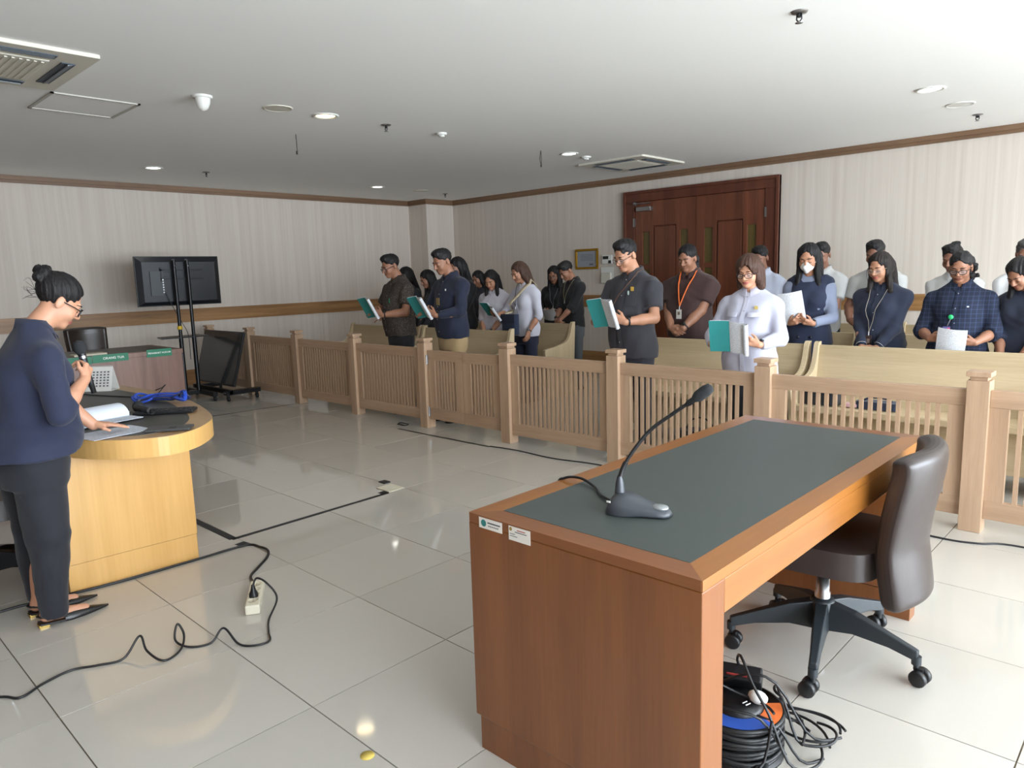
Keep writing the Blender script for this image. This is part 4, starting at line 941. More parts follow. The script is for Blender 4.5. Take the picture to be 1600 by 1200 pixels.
def mesh_sdf(prims, step, zsegs=None, wob=None, pad=.02):
    solid = [p for p in prims if not getattr(p, 'cut', False) and not p.neg]
    lo = np.min([p.lo for p in solid], 0)-pad; hi = np.max([p.hi for p in solid], 0)+pad
    xs = np.arange(lo[0], hi[0]+step, step, dtype=np.float32); ys = np.arange(lo[1], hi[1]+step, step, dtype=np.float32)
    zs = axis_vals(lo[2], hi[2]+step, zsegs) if zsegs else np.arange(lo[2], hi[2]+step, step, dtype=np.float32)
    D = np.full((len(xs), len(ys), len(zs)), .5, np.float32)
    for p in prims:
        if getattr(p, 'cut', False):
            d = p.d(xs[:, None, None], ys[None, :, None], zs[None, None, :]); D = np.maximum(D, d); continue
        mg = p.k+.022
        i0, i1 = np.searchsorted(xs, p.lo[0]-mg), np.searchsorted(xs, p.hi[0]+mg); j0, j1 = np.searchsorted(ys, p.lo[1]-mg), np.searchsorted(ys, p.hi[1]+mg)
        k0, k1 = np.searchsorted(zs, p.lo[2]-mg), np.searchsorted(zs, p.hi[2]+mg)
        if i0 >= i1 or j0 >= j1 or k0 >= k1: continue
        d = p.d(xs[i0:i1, None, None], ys[None, j0:j1, None], zs[None, None, k0:k1]).astype(np.float32); S = D[i0:i1, j0:j1, k0:k1]
        D[i0:i1, j0:j1, k0:k1] = -smin(-S, d, p.k) if p.neg else smin(S, d, p.k)
    if wob is not None: D = D+wob(xs[:, None, None], ys[None, :, None], zs[None, None, :]).astype(np.float32)*(np.abs(D) < .06)
    return nets(D, xs, ys, zs)
def nets(D, xs, ys, zs):
    I = D < 0; nx, ny, nz = D.shape
    c = np.zeros((nx-1, ny-1, nz-1), np.uint8)
    for i in (0, 1):
        for j in (0, 1):
            for k in (0, 1): c += I[i:nx-1+i, j:ny-1+j, k:nz-1+k]
    act = (c > 0) & (c < 8); ci, cj, ck = np.nonzero(act); n = len(ci)
    if n == 0: return np.zeros((0, 3)), np.zeros((0, 4), int)
    acc = np.zeros((n, 3), np.float64); cnt = np.zeros(n)
    cor = {(i, j, k): D[ci+i, cj+j, ck+k] for i in (0, 1) for j in (0, 1) for k in (0, 1)}
    for ax in range(3):
        for u in (0, 1):
            for v in (0, 1):
                a = [0, 0, 0]; oth = [q for q in range(3) if q != ax]; a[oth[0]] = u; a[oth[1]] = v; b = list(a); b[ax] = 1
                da, db = cor[tuple(a)], cor[tuple(b)]; m = (da < 0) != (db < 0)
                t = np.where(m, da/np.where(m, da-db, 1), 0)
                for q in range(3): acc[:, q] += np.where(m, (t if q == ax else a[q]), 0)
                cnt += m
    acc /= cnt[:, None]
    P = np.stack([np.interp(ci+acc[:, 0], np.arange(nx), xs), np.interp(cj+acc[:, 1], np.arange(ny), ys), np.interp(ck+acc[:, 2], np.arange(nz), zs)], 1)
    idx = np.full(act.shape, -1, np.int64); idx[ci, cj, ck] = np.arange(n); F = []
    for ax in range(3):
        sl0 = [slice(1, -1)]*3; sl1 = [slice(1, -1)]*3; sl0[ax] = slice(0, -1); sl1[ax] = slice(1, None)
        A, B = I[tuple(sl0)], I[tuple(sl1)]; m = A != B; e = np.stack(np.nonzero(m), 1); inside = A[m]
        o1, o2 = [q for q in range(3) if q != ax]; base = e.copy(); base[:, o1] += 1; base[:, o2] += 1
        def g(d1, d2):
            q = base.copy(); q[:, o1] += d1; q[:, o2] += d2; return idx[q[:, 0], q[:, 1], q[:, 2]]
        Q = np.stack([g(-1, -1), g(0, -1), g(0, 0), g(-1, 0)], 1)
        flip = inside if ax != 1 else ~inside
        Q[~flip] = Q[~flip][:, ::-1]; F.append(Q)
    return P, np.concatenate(F)
def sdf_obj(name, P, F, m, parent, mats=None, mi=None):
    me = bpy.data.meshes.new(name); me.vertices.add(len(P)); me.vertices.foreach_set('co', P.astype(np.float32).ravel())
    me.loops.add(len(F)*4); me.loops.foreach_set('vertex_index', F.astype(np.int32).ravel())
    me.polygons.add(len(F)); me.polygons.foreach_set('loop_start', np.arange(0, len(F)*4, 4, dtype=np.int32)); me.polygons.foreach_set('loop_total', np.full(len(F), 4, np.int32))
    me.polygons.foreach_set('use_smooth', np.ones(len(F), bool)); me.update(calc_edges=True); me.validate()
    o = bpy.data.objects.new(name, me); COL.objects.link(o); o.parent = parent; me.materials.append(m)
    if mats:
        for q in mats: me.materials.append(q)
        me.polygons.foreach_set('material_index', mi.astype(np.int32))
    return o

M_SKIN = {'a': mat('skin_a', (180, 130, 102), .5, noise=.05, nscale=30), 'b': mat('skin_b', (154, 108, 84), .5, noise=.05, nscale=30), 'c': mat('skin_c', (134, 92, 72), .5, noise=.05, nscale=30), 'f': mat('skin_f', (196, 144, 115), .5, noise=.05, nscale=30)}
M_LIP = {'a': mat('lip_a', (166, 88, 80), .45), 'b': mat('lip_b', (128, 76, 64), .45), 'c': mat('lip_c', (116, 68, 58), .45), 'f': mat('lip_f', (160, 84, 80), .45)}
M_LIPM = {'a': mat('lip_male_a', (156, 104, 84), .5), 'b': mat('lip_male_b', (132, 88, 70), .5), 'c': mat('lip_male_c', (116, 76, 62), .5)}
def hairmat(name, c):
    m, N, L, P = newmat(name); MATS[name] = m
    t = N.new('ShaderNodeTexCoord'); mp = N.new('ShaderNodeMapping'); mp.inputs['Scale'].default_value = (1, 1, .12); n = N.new('ShaderNodeTexNoise'); n.inputs['Scale'].default_value = 130; n.inputs['Detail'].default_value = 4
    L.new(t.outputs['Object'], mp.inputs[0]); L.new(mp.outputs[0], n.inputs['Vector'])
    r = N.new('ShaderNodeMixRGB'); c = lin(c); r.inputs[1].default_value = tuple(v*.45 for v in c[:3])+(1,); r.inputs[2].default_value = tuple(min(1, v*1.7) for v in c[:3])+(1,)
    L.new(n.outputs[0], r.inputs[0]); L.new(r.outputs[0], P.inputs['Base Color']); P.inputs['Roughness'].default_value = .55
    P.inputs['Specular IOR Level'].default_value = .3
    b = N.new('ShaderNodeBump'); b.inputs['Strength'].default_value = .8; b.inputs['Distance'].default_value = .006; L.new(n.outputs[0], b.inputs['Height']); L.new(b.outputs[0], P.inputs['Normal'])
    return m
M_HAIR = {'black': hairmat('hair_black', (26, 24, 25)), 'brown': hairmat('hair_brown', (70, 48, 38)), 'grey': hairmat('hair_grey', (74, 72, 72)), 'dark': hairmat('hair_dark', (36, 29, 27))}
M_lash = mat('lash', (24, 18, 16), .6); M_eye = mat('eye_white', (206, 200, 194), .3)
M_glb = mat('glasses_black', (24, 22, 22), .3); M_glc = mat('glasses_clear', (170, 150, 128), .2)
M_lens = mat('lens_glass', (225, 230, 235), .05); M_lens.node_tree.nodes['Principled BSDF'].inputs['Alpha'].default_value = .12
M_maskw = mat('mask_white', (232, 232, 230), .8); M_shoe = mat('shoe_black', (22, 22, 24), .35)

def norm(v): v = np.array(v, float); return v/np.linalg.norm(v)
def ik(S, W, la, lb, pole):
    S, W = np.array(S, float), np.array(W, float); d = W-S; L = np.linalg.norm(d)
    if L > (la+lb)*.985: W = S+d/L*(la+lb)*.985; d = W-S; L = np.linalg.norm(d)
    u = d/L; a = (la*la-lb*lb+L*L)/(2*L); h = math.sqrt(max(1e-6, la*la-a*a)); p = np.array(pole, float); p = p-u*(p @ u); p = p/np.linalg.norm(p)
    return S+u*a+p*h, W
def hand_prims(w, d, n, side, curl=(.5, .6, .5), spread=.0, thumb=(.6, .4), sc=1.0):
    """w wrist, d direction of the fingers, n palm normal (fingers bend towards it); side +1 = thumb towards d x n"""
    d = norm(d); n = np.array(n, float); n = norm(n-d*(n @ d)); t = np.cross(d, n)*side; w = np.array(w, float); P = []
    pc = w+d*.045*sc
    P.append(Cone(w-d*.005, w+d*.03*sc, .023*sc, .027*sc, .012, sq=(n, .75)))
    P.append(Cone(w+d*.03*sc+t*.014*sc, w+d*.075*sc+t*.018*sc, .019*sc, .017*sc, .012, sq=(n, .8))); P.append(Cone(w+d*.03*sc-t*.012*sc, w+d*.07*sc-t*.02*sc, .019*sc, .016*sc, .012, sq=(n, .8)))
    Ls = (.040, .045, .041, .032)
    for i in range(4):
        o = (.029-.0193*i)*sc; b = w+d*(.078-.004*abs(i-1.2))*sc+t*o; dd = norm(d+t*spread*(1.5-i)); L = Ls[i]*sc; r = (.0088-.0006*(i == 3))*sc; ang = 0
        for q in range(3):
            ang += curl[q]*(1+.07*i); dr = dd*math.cos(ang)+n*math.sin(ang); e = b+dr*L*(1, .72, .58)[q]
            P.append(Cone(b, e, r*(1, .93, .86)[q], r*(.93, .86, .76)[q], .004)); b = e
    b = w+d*.022*sc+t*.022*sc; td = norm(d*.75+t*thumb[0]+n*thumb[1]); e = b+td*.042*sc; P.append(Cone(b, e, .0135*sc, .0105*sc, .008))
    td2 = norm(d*.95+t*thumb[0]*.35+n*thumb[1]*.9); P.append(Cone(e, e+td2*.032*sc, .0105*sc, .0082*sc, .004))
    return P
HEADPRIMS = [('e', (0, .014, .036), (.073, .092, .080), .0), ('e', (0, -.028, -.03), (.0595, .062, .078), .03), ('e', (0, -.066, -.092), (.026, .020, .018), .028), ('e', (.034, -.058, -.036), (.026, .026, .028), .02), ('e', (-.034, -.058, -.036), (.026, .026, .028), .02),
    ('c', (-.03, -.080, .017), (.03, -.080, .017), .011, .011, .016), ('c', (0, -.088, .006), (0, -.108, -.03), .0075, .0125, .010), ('e', (.012, -.096, -.035), (.0085, .010, .007), .006), ('e', (-.012, -.096, -.035), (.0085, .010, .007), .006),
    ('n', (.031, -.100, -.004), (.017, .014, .009), .012), ('n', (-.031, -.100, -.004), (.017, .014, .009), .012), ('e', (.031, -.0765, -.006), (.0145, .0135, .0115), .005), ('e', (-.031, -.0765, -.006), (.0145, .0135, .0115), .005),
    ('e', (0, -.088, -.060), (.022, .010, .0055), .008), ('e', (0, -.087, -.070), (.018, .010, .006), .006), ('e', (.075, .012, -.008), (.008, .020, .031), .006), ('e', (-.075, .012, -.008), (.008, .020, .031), .006)]
class HeadF:
    def __init__(s, piv, pitch, turn, tilt, sc, fat=0):
        s.R = np.array(RZ(turn) @ RY(tilt) @ RX(pitch)); s.piv = np.array(piv, float); s.sc = sc; s.fat = fat
        s.off = np.array((0, -.018, .115))*sc
    def P(s, p): return s.piv+s.R @ (np.array(p, float)*s.sc+s.off)
    def prims(s):
        out = []
        for q in HEADPRIMS:
            if q[0] == 'c': out.append(Cone(s.P(q[1]), s.P(q[2]), q[3]*s.sc, q[4]*s.sc, q[5]))
            else:
                r = np.array(q[2])*s.sc
                if s.fat and q[0] == 'e' and abs(q[1][2]+.03) < .01: r = r*np.array((1+s.fat, 1, 1))
                out.append(Ell(s.P(q[1]), r, q[3], s.R, neg=(q[0] == 'n')))
        return out
    def surf(s, x, z):
        """head-local y of the face surface at (x, z)"""
        ys = np.linspace(-.135, -.02, 116).astype(np.float32); D = np.full(ys.shape, .5, np.float32)
        for q in HEADPRIMS:
            if q[0] == 'c': d = Cone(q[1], q[2], q[3], q[4], q[5]).d(np.float32(x)+0*ys, ys, np.float32(z)+0*ys)
            else: d = Ell(q[1], q[2], q[3]).d(np.float32(x)+0*ys, ys, np.float32(z)+0*ys)
            D = -smin(-D, d, q[3]) if q[0] == 'n' else smin(D, d, q[-1])
        i = np.argmax(D < 0); return float(ys[i]) if D[i] < 0 else -.05
def wobble(seed, amp, fx=26, fz=14):
    r = np.random.RandomState(seed); ph = r.rand(6)*6.28
    def f(X, Y, Z):
        return amp*(np.sin(fx*X+9*Z+ph[0]+2*np.sin(6*Z+ph[3]))*.5+np.sin(fz*Z+11*X-8*Y+ph[1])*.55+np.sin(41*X-23*Z+19*Y+ph[2]+1.5*np.sin(9*X+ph[4]))*.4+np.sin(88*(Z*.75+X*.55)-30*Y+ph[5]+2*np.sin(13*Z+ph[1]))*.32*np.maximum(0, np.sin(7*X+6*Z+ph[0])))
    return f
def hairwob(H, amp, short):
    ph = np.random.RandomState(int(abs(H.piv[1])*1000) % 97).rand(5)*6.28
    def f(X, Y, Z):
        x, y, z = X-H.piv[0], Y-(H.piv[1]-.03), Z-(H.piv[2]+.12)
        th = np.arctan2(x, y+.0001)
        if short: return amp*(np.sin(190*X+60*Z+ph[0]+2*np.sin(70*Y))*.5+np.sin(170*Y-120*Z+ph[1]+2*np.sin(60*X))*.5+np.sin(150*Z+90*X+ph[2])*.4)
        return amp*(np.sin(27*th+9*Z+ph[0]+1.3*np.sin(14*Z))*.6+np.sin(41*th-11*Z+ph[1])*.4+np.sin(13*th+ph[2])*.5)
    return f
def stoop_at(z, k): return k*min(1.35, max(0, (z-.74)/.62))**1.15
PEOPLE = {}
def person(key, label, loc, yaw, top, skin='b', hair='short', hcol='black', female=False, shirt='#888888', sleeve='short', hem=.82, pants='#222222', wide=1.0, belly=0., pitch=.35, turn=0., tilt=0., pose='clasp', L=None, Rr=None, res=.0062, shoes=True, glasses=None, extra=None, collar=True, group='people standing at the benches', skirt=False, legs_skin=False, lean=0., hL=None, hR=None, face=True, smat=None, pmat=None, detail=True, hip=1.0, stoop=0.):
    t = thing('person', label, 'person', loc, group=group, rotz=yaw); nm = lambda s: s
    fs = .93 if female else 1.0; sw = (.158 if female else .178)*wide; sk = M_SKIN[skin]
    H = HeadF((0, -.02-lean*.35, 1.462-.06*(wide-1)), pitch, turn, tilt, 1.0, .06*(wide > 1.1)); shz = (1.318 if female else 1.336)-.07*(wide-1)
    la, lb = .275, .235
    poses = {'clasp': ((.055, -.215, .87), (-.055, -.215, .88)), 'read': ((.15, -.285, 1.06), (-.16, -.285, 1.05)), 'sheet': ((.12, -.25, 1.0), (-.12, -.25, 1.0)), 'down': ((.24, -.02, .80), (-.24, -.02, .80))}
    WL, WR = poses[pose]; WL = L or WL; WR = Rr or WR
    SL, SR = np.array((sw, .01-lean*.3, shz)), np.array((-sw, .01-lean*.3, shz))
    EL, WL = ik(SL, WL, la, lb, (.55, .55, -.5)); ER, WR = ik(SR, WR, la, lb, (-.55, .55, -.5))
    if hL is None:
        hd = {'clasp': ((-.85, -.25, -.4), (-.2, .9, -.2)), 'read': ((-.8, -.42, .35), (-.25, .9, .2)), 'sheet': ((-.75, -.6, .25), (-.3, .6, .6)), 'down': ((0, -.12, -1), (-1, 0, 0))}[pose]; hL = hd
    if hR is None:
        hd = {'clasp': ((.85, -.28, -.35), (.2, .9, -.2)), 'read': ((.8, -.42, .35), (.25, .9, .2)), 'sheet': ((.75, -.6, .25), (.3, .6, .6)), 'down': ((0, -.12, -1), (1, 0, 0))}[pose]; hR = hd
    cu = {'clasp': (.55, .7, .4), 'read': (.5, .55, .4), 'sheet': (.6, .7, .5), 'down': (.25, .3, .2)}[pose]
    ar = (.88 if female else 1.0)*(1+.45*(wide-1)*2)
    B = H.prims()
    B += [Cone(H.P((0, .015, -.06)), (0, .015-lean*.3, 1.40), .052*fs*(1+.3*(wide-1)*2), .060*fs*(1+.3*(wide-1)*2), .022), Cone((-.10, .02-lean*.3, 1.35), (.10, .02-lean*.3, 1.35), .04, .04, .03), Cone((0, .02-lean*.2, 1.33), (0, .0, .98), .068, .08, .03)]
    for S_, E_, W_ in ((SL, EL, WL), (SR, ER, WR)):
        B += [Cone(S_, E_, .036*ar, .039*ar, .02), Cone(E_, E_*.55+W_*.45, .040*ar, .038*ar, .015), Cone(E_*.6+W_*.4, W_, .038*ar, .025*ar, .012)]
    # the thumb must lie towards the body midline / up: pick its side
    def tside(d, n, want): return 1 if np.dot(np.cross(norm(d), norm(n)), want) > 0 else -1
    wantL = {'clasp': (0, -.3, 1), 'read': (-.2, .5, 1), 'sheet': (0, .2, 1), 'down': (0, -1, 0)}[pose]
    cl_, cr_ = (hL[2] if len(hL) > 2 else cu), (hR[2] if len(hR) > 2 else cu)
    hs = .9 if female else 1.0
    B += hand_prims(WL, hL[0], hL[1], tside(hL[0], hL[1], wantL), cl_, sc=hs); B += hand_prims(WR, hR[0], hR[1], tside(hR[0], hR[1], wantL), cr_, sc=hs)
    if legs_skin:
        for s in (-1, 1): B += [Cone((s*.08, .0, .9), (s*.085, .0, .45), .06, .045, .02), Cone((s*.085, 0, .45), (s*.085, .02, .08), .045, .034, .02), Cone((s*.085, .035, .05), (s*.085, -.13, .028), .032, .022, .02)]
    P_, F_ = mesh_sdf(B, res, zsegs=[(.6, .02), (.8, res*1.3), (1.7, res), (2, res)])
    # lips get their own colour
    hl = ((P_-H.piv) @ H.R-H.off)/H.sc
    lip = (np.abs(hl[:, 0]) < .023) & (hl[:, 1] < -.07) & (np.abs(hl[:, 2]+.0645) < .0095-.10*np.abs(hl[:, 0])**1.5)
    mi = (lip[F_].sum(1) >= 3).astype(int)
    sdf_obj('body', P_, F_, sk, t, [M_LIP[skin] if female else M_LIPM[skin]], mi)
    # ---------------- shirt
    bw = wide; fb = belly
    hq = 1+(hip-1)*1.0+.05*(hip > 1)
    T = [(hem, .172*bw*(1.02 if female else 1)*hq, (.122*bw+fb*.6)*hq, .012), (.90, .178*bw*(1.03 if female else 1)*hq**.7, (.128*bw+fb*.7)*hq**.7, .005-fb*.3), (1.0, (.158 if female else .170)*bw, .120*bw+fb, -.004-fb*.5), (1.10, (.148 if female else .168)*bw, .114*bw+fb*.9, -.006-fb*.5), (1.2, (.155 if female else .176)*bw, .118*bw+fb*.5, -.006), (1.28, (.160 if female else .184)*bw, .114*bw, 0), (1.33, (.152 if female else .182)*bw, .100*bw, .010-lean*.2), (1.37, (.142 if female else .166)*bw, .088, .016-lean*.25), (1.40, (.112 if female else .132)*bw**.8, .078, .02-lean*.3), (1.43, .085, .068, .022-lean*.3), (1.46, .067, .061, .018-lean*.3)]
    lo = Loft(T, .02, 2.4); SP = [lo]
    if female: SP += [Ell((.072, -.085-fb*.3, 1.20), (.068, .060, .066), .05), Ell((-.072, -.085-fb*.3, 1.20), (.068, .060, .066), .05)]
    for S_, E_, W_ in ((SL, EL, WL), (SR, ER, WR)):
        inn = S_*1.0; inn[0] *= .82
        SP.append(Cone(inn, S_*.9+E_*.1, .055, .060*ar**.5, .05))
        if sleeve == 'short': SP.append(Cone(S_, S_*.28+E_*.72, .060*ar**.6, .068*ar**.8, .035, flat=True))
        elif sleeve == 'elbow': SP += [Cone(S_, E_, .058*ar**.6, .057*ar, .035), Cone(E_, E_*.75+W_*.25, .057*ar, .057*ar, .02, flat=True)]
        elif sleeve == 'long': SP += [Cone(S_, E_, .058*ar**.6, .053*ar, .035), Cone(E_, W_*.93+E_*.07, .053*ar, .039*ar, .02, flat=True)]
    if skirt:
        SP.append(Loft([(.42, .20, .16, .01), (.75, .19*bw, .15*bw, .01), (.95, .165*bw, .128*bw, .0)], .02, 2.2))
    SP.append(Cone(H.P((0, .015, -.05)), (0, .0-lean*.3, 1.44), .047*fs*bw**.5, .052*fs*bw**.5, .004, neg=True))
    sm_ = smat or fabric('cloth_'+shirt, shirt)
    P_, F_ = mesh_sdf(SP, .0105 if detail else .013, wob=wobble(sum(map(ord, key)), .0055)); sdf_obj('shirt' if not skirt else 'dress', P_, F_, sm_, t)
    if collar:
        m = MB()
        for s in (-1, 1):
            rows = []
            for a in np.linspace(0, 1, 9):
                an = PI/2-a*PI*.94; rx, ry = .068*fs*bw**.4, .066*fs*bw**.4; cx, cy = s*rx*math.cos(an), .012-lean*.3+ry*math.sin(an); zt = 1.462-.030*a**2; o_ = 1.0
                rows.append([(cx*.95, cy*.97-.0, zt+.006), (cx*1.06, cy*1.05+.001, zt+.012), (cx*1.2, cy*1.2-(.012*a), zt-.022-.022*a**3), (cx*1.26+(s*.004), cy*1.25-(.02*a), zt-.034-.034*a**3)])
            m.sheet(rows, .003*s)
        m.build('collar', sm_, t, local=True)
    # ---------------- trousers and shoes
    pm = pmat or fabric('cloth_'+pants, pants)
    if not skirt:
        lw = bw**.7*hip; PP = [Loft([(.70, .160*lw, .110*lw, .01), (.80, .165*lw, .118*lw, .01), (.86, .150*lw, .105*lw, .01), (1.0, .120, .09, .0)], .03, 2.3)]
    else: PP = []; lw = .8
    for s in (-1, 1): PP += [Cone((s*.085*lw, .005, .84 if not skirt else .5), (s*.09*lw, -.005, .46 if not skirt else .42), .085*lw if not skirt else .05, .066*lw if not skirt else .048, .02), Cone((s*.09*lw, -.005, .46), (s*.09*lw, .012, .055), .066*lw if not skirt else .048, .054 if not skirt else .034, .02, flat=True)]
    P_, F_ = mesh_sdf(PP, .0125 if detail else .016, wob=wobble(5+len(key), .004, 20, 18)); sdf_obj('trousers' if not skirt else 'stockings', P_, F_, pm, t)
    if shoes:
        for s in (-1, 1):
            cx = s*.09*lw; ring_ = []
            for yy, hw, hh in ((.07, .026, .05), (.055, .036, .07), (.0, .038, .078), (-.06, .042, .058), (-.12, .044, .045), (-.165, .036, .035), (-.185, .018, .022)):
                ring_.append([(cx-hw, yy, .0), (cx-hw*1.02, yy, .012), (cx-hw*.8, yy, hh*.8), (cx, yy, hh), (cx+hw*.8, yy, hh*.8), (cx+hw*1.02, yy, .012), (cx+hw, yy, 0)])
            v = [q for r in ring_ for q in r]; n7 = 7; f = [(i*n7+j, (i+1)*n7+j, (i+1)*n7+(j+1) % n7, i*n7+(j+1) % n7) for i in range(6) for j in range(n7)]+[tuple(range(7)), tuple(range(42, 49))[::-1]]
            MB().add(v, f, True).build('shoe', M_shoe, t, local=True)
    # ---------------- hair
    hm_ = M_HAIR[hcol]; HP = []
    def E(c, r, k=.015, neg=False): HP.append(Ell(H.P(c), np.array(r)*H.sc, k, H.R, neg))
    def C(a, b, ra, rb, k=.015, body=False, flat=False): HP.append(Cone(H.P(a), (np.array(b, float) if body else H.P(b)), ra, rb, k, flat=flat))
    if hair in ('short', 'flat', 'spiky', 'bald'): E((0, .018, .042), (.0775, .097, .084), 0)
    else: E((0, .018, .044), (.080, .099, .085), 0)
    if hair in ('short', 'flat', 'spiky', 'bald'):
        if hair != 'bald': E((0, -.028, .098), (.060, .056, .034), .02); E((.018, -.055, .090), (.034, .026, .022), .012)
        if hair == 'spiky': E((.0, -.05, .115), (.055, .04, .026), .015); E((.03, .02, .125), (.04, .05, .02), .015)
        E((0, -.105, -.035), (.10, .090, .088), .008, True); E((0, -.02, -.135), (.12, .14, .118), .008, True); E((0, -.108, .026), (.062, .056, .063), .006, True); E((.082, .012, -.02), (.02, .03, .042), .006, True); E((-.082, .012, -.02), (.02, .03, .042), .006, True)
    elif hair == 'bun':
        E((0, -.10, -.045), (.12, .082, .10), .012, True); E((0, -.0, -.140), (.12, .13, .10), .015, True); E((0, -.108, .026), (.058, .056, .064), .006, True)
        E((0, .03, .055), (.078, .092, .082), .02); E((0, .118, .088), (.036, .030, .038), .006); E((.016, .138, .10), (.022, .022, .026), .004); E((-.014, .130, .066), (.026, .024, .024), .004); E((.012, .112, .122), (.024, .022, .018), .004); E((0, .098, .078), (.02, .02, .022), .004)
    else:
        ln = {'long': -.26, 'bob': -.125, 'shoulder': -.19, 'ponytail': -.05, 'curly': -.03, 'halfup': -.24}[hair]
        if hair in ('ponytail', 'curly'):
            E((0, -.10, -.04), (.11, .082, .095), .012, True); E((0, -.0, -.140), (.12, .13, .10), .015, True); E((0, -.108, .026), (.060, .057, .066), .006, True)
            if hair == 'ponytail': C((0, .10, .03), (.01, .135, -.05), .026, .034, .012); C((.01, .135, -.05), (.02, .12, -.16), .034, .02, .012)
            else:
                E((.03, .10, .02), (.05, .045, .05), .01)
                r_ = np.random.RandomState(3)
                C((.025, .10, .02), (.055, .085, -.11), .040, .030, .015)
                for _ in range(40): E((.045+r_.randn()*.022, .088+r_.randn()*.02, -.045+r_.randn()*.045), (.019, .019, .021), .008)
        else:
            base = H.P((0, .04, -.05))
            for s in (-1, 1):
                C((s*.050, .0, .055), (s*.066, -.008, -.05), .036, .028, .02)
                e = H.P((s*.076, .028, ln)); e[1] = max(e[1], -.11 if hair != 'bob' else e[1])
                if hair in ('long', 'halfup'): e = np.array((s*.085, -.065-lean*.2, 1.475+.115+ln+.01)); 
                HP.append(Cone(H.P((s*.066, .0, -.045)), e, .028, .024 if hair != 'bob' else .032, .02))
                HP.append(Cone(H.P((s*.05, .06, .0)), (H.P((s*.055, .075, ln)) if hair in ('bob', 'shoulder') else np.array((s*.06, .085, 1.475+.115+ln))), .05, .040, .03))
            HP.append(Cone(H.P((0, .075, .02)), (H.P((0, .085, ln)) if hair in ('bob', 'shoulder') else np.array((0, .10, 1.475+.115+ln-.01))), .055, .045, .03))
            if hair == 'bob': E((0, .0, .045), (.088, .104, .086), .02)
            E((0, -.098, -.055), (.052, .075, .088), .012, True); E((0, -.108, .026) if hair != 'bob' else (.006, -.106, .018), (.056, .058, .066) if hair != 'bob' else (.046, .058, .054), .006, True)
            HP.append(Cone(H.P((0, .0, -.045)), (0, -.01, 1.3), .040, .05, .01, neg=True))
            if hair == 'bob': C((-.02, -.066, .082), (-.056, -.058, .005), .016, .012, .012); C((.012, -.064, .084), (.058, -.054, .0), .016, .012, .012)
    P_, F_ = mesh_sdf(HP, .0058 if detail else .008, wob=hairwob(H, .0032 if hair not in ('short', 'flat', 'spiky', 'bald') else .0026, hair in ('short', 'flat', 'spiky', 'bald', 'curly'))); sdf_obj('hair', P_, F_, hm_, t)
    # ---------------- face details
    if face:
        for s in (-1, 1):
            br = [(s*x, H.surf(s*x, z)-.0015, z) for x, z in ((.013, .0165), (.024, .0205), (.036, .0205), (.047, .0155))]
            MB().tube([tuple(H.P(q)) for q in br], [.0022, .0040, .0036, .0014], 6).build('eyebrow', hm_, t, local=True)
            ey = [(s*x, H.surf(s*x, z)-.0008, z) for x, z in ((.0185, -.0105), (.026, -.0135), (.034, -.0140), (.0435, -.0105))]
            MB().tube([tuple(H.P(q)) for q in ey], [.0013, .0026, .0026, .0014], 6).build('eyelashes', M_lash, t, local=True)
    if glasses:
        gm = M_glc if glasses == 'clear' else M_glb; th_ = .0017 if glasses in ('thin', 'clear') else .0026
        fr = MB(); ln_ = []
        for s in (-1, 1):
            rg = []
            for a in np.linspace(0, 2*PI, 25)[:-1]:
                cx, cz = math.copysign(abs(math.cos(a))**.7, math.cos(a)), math.copysign(abs(math.sin(a))**.7, math.sin(a))
                rg.append(tuple(H.P((s*.032+.0245*cx, -.107+.016*abs(cx*.5+s*.5)*1.0*(1 if s*cx > 0 else .2), -.010+.0175*cz))))
            fr.tube(rg, th_, 6, closed=True); ln_.append(rg)
            fr.tube([tuple(H.P((s*.056, -.090, -.004))), tuple(H.P((s*.072, -.06, -.002))), tuple(H.P((s*.079, .0, .0))), tuple(H.P((s*.078, .015, -.008)))], th_, 6)
        fr.tube([tuple(H.P((-.009, -.1075, -.006))), tuple(H.P((0, -.1115, -.003))), tuple(H.P((.009, -.1075, -.006)))], th_, 6)
        g_ = fr.build('glasses', gm, t, local=True)
        for rg in ln_: MB().add(rg, [tuple(range(24))]).build('lens', M_lens, g_, local=True)
    rec = dict(root=t, H=H, WL=WL, WR=WR, EL=EL, ER=ER, loft=lo, SL=SL, SR=SR, fb=fb, ar=ar, female=female, hL=hL, hR=hR)
    PEOPLE[key] = rec
    if extra: extra(rec)
    if stoop:
        for c in t.children:
            cs = [c]+list(c.children)
            for q in cs:
                for v in q.data.vertices: v.co.y -= stoop_at(v.co.z, stoop)
    mz = max(max(v.co.z for v in c.data.vertices) for c in t.children if c.name.split('.')[0] in ('hair', 'body'))
    s_ = top/mz; t.scale = (s_, s_, s_); rec['M'] = Matrix.Translation(loc) @ Matrix.Rotation(yaw, 4, 'Z') @ Matrix.Scale(s_, 4)
    return rec
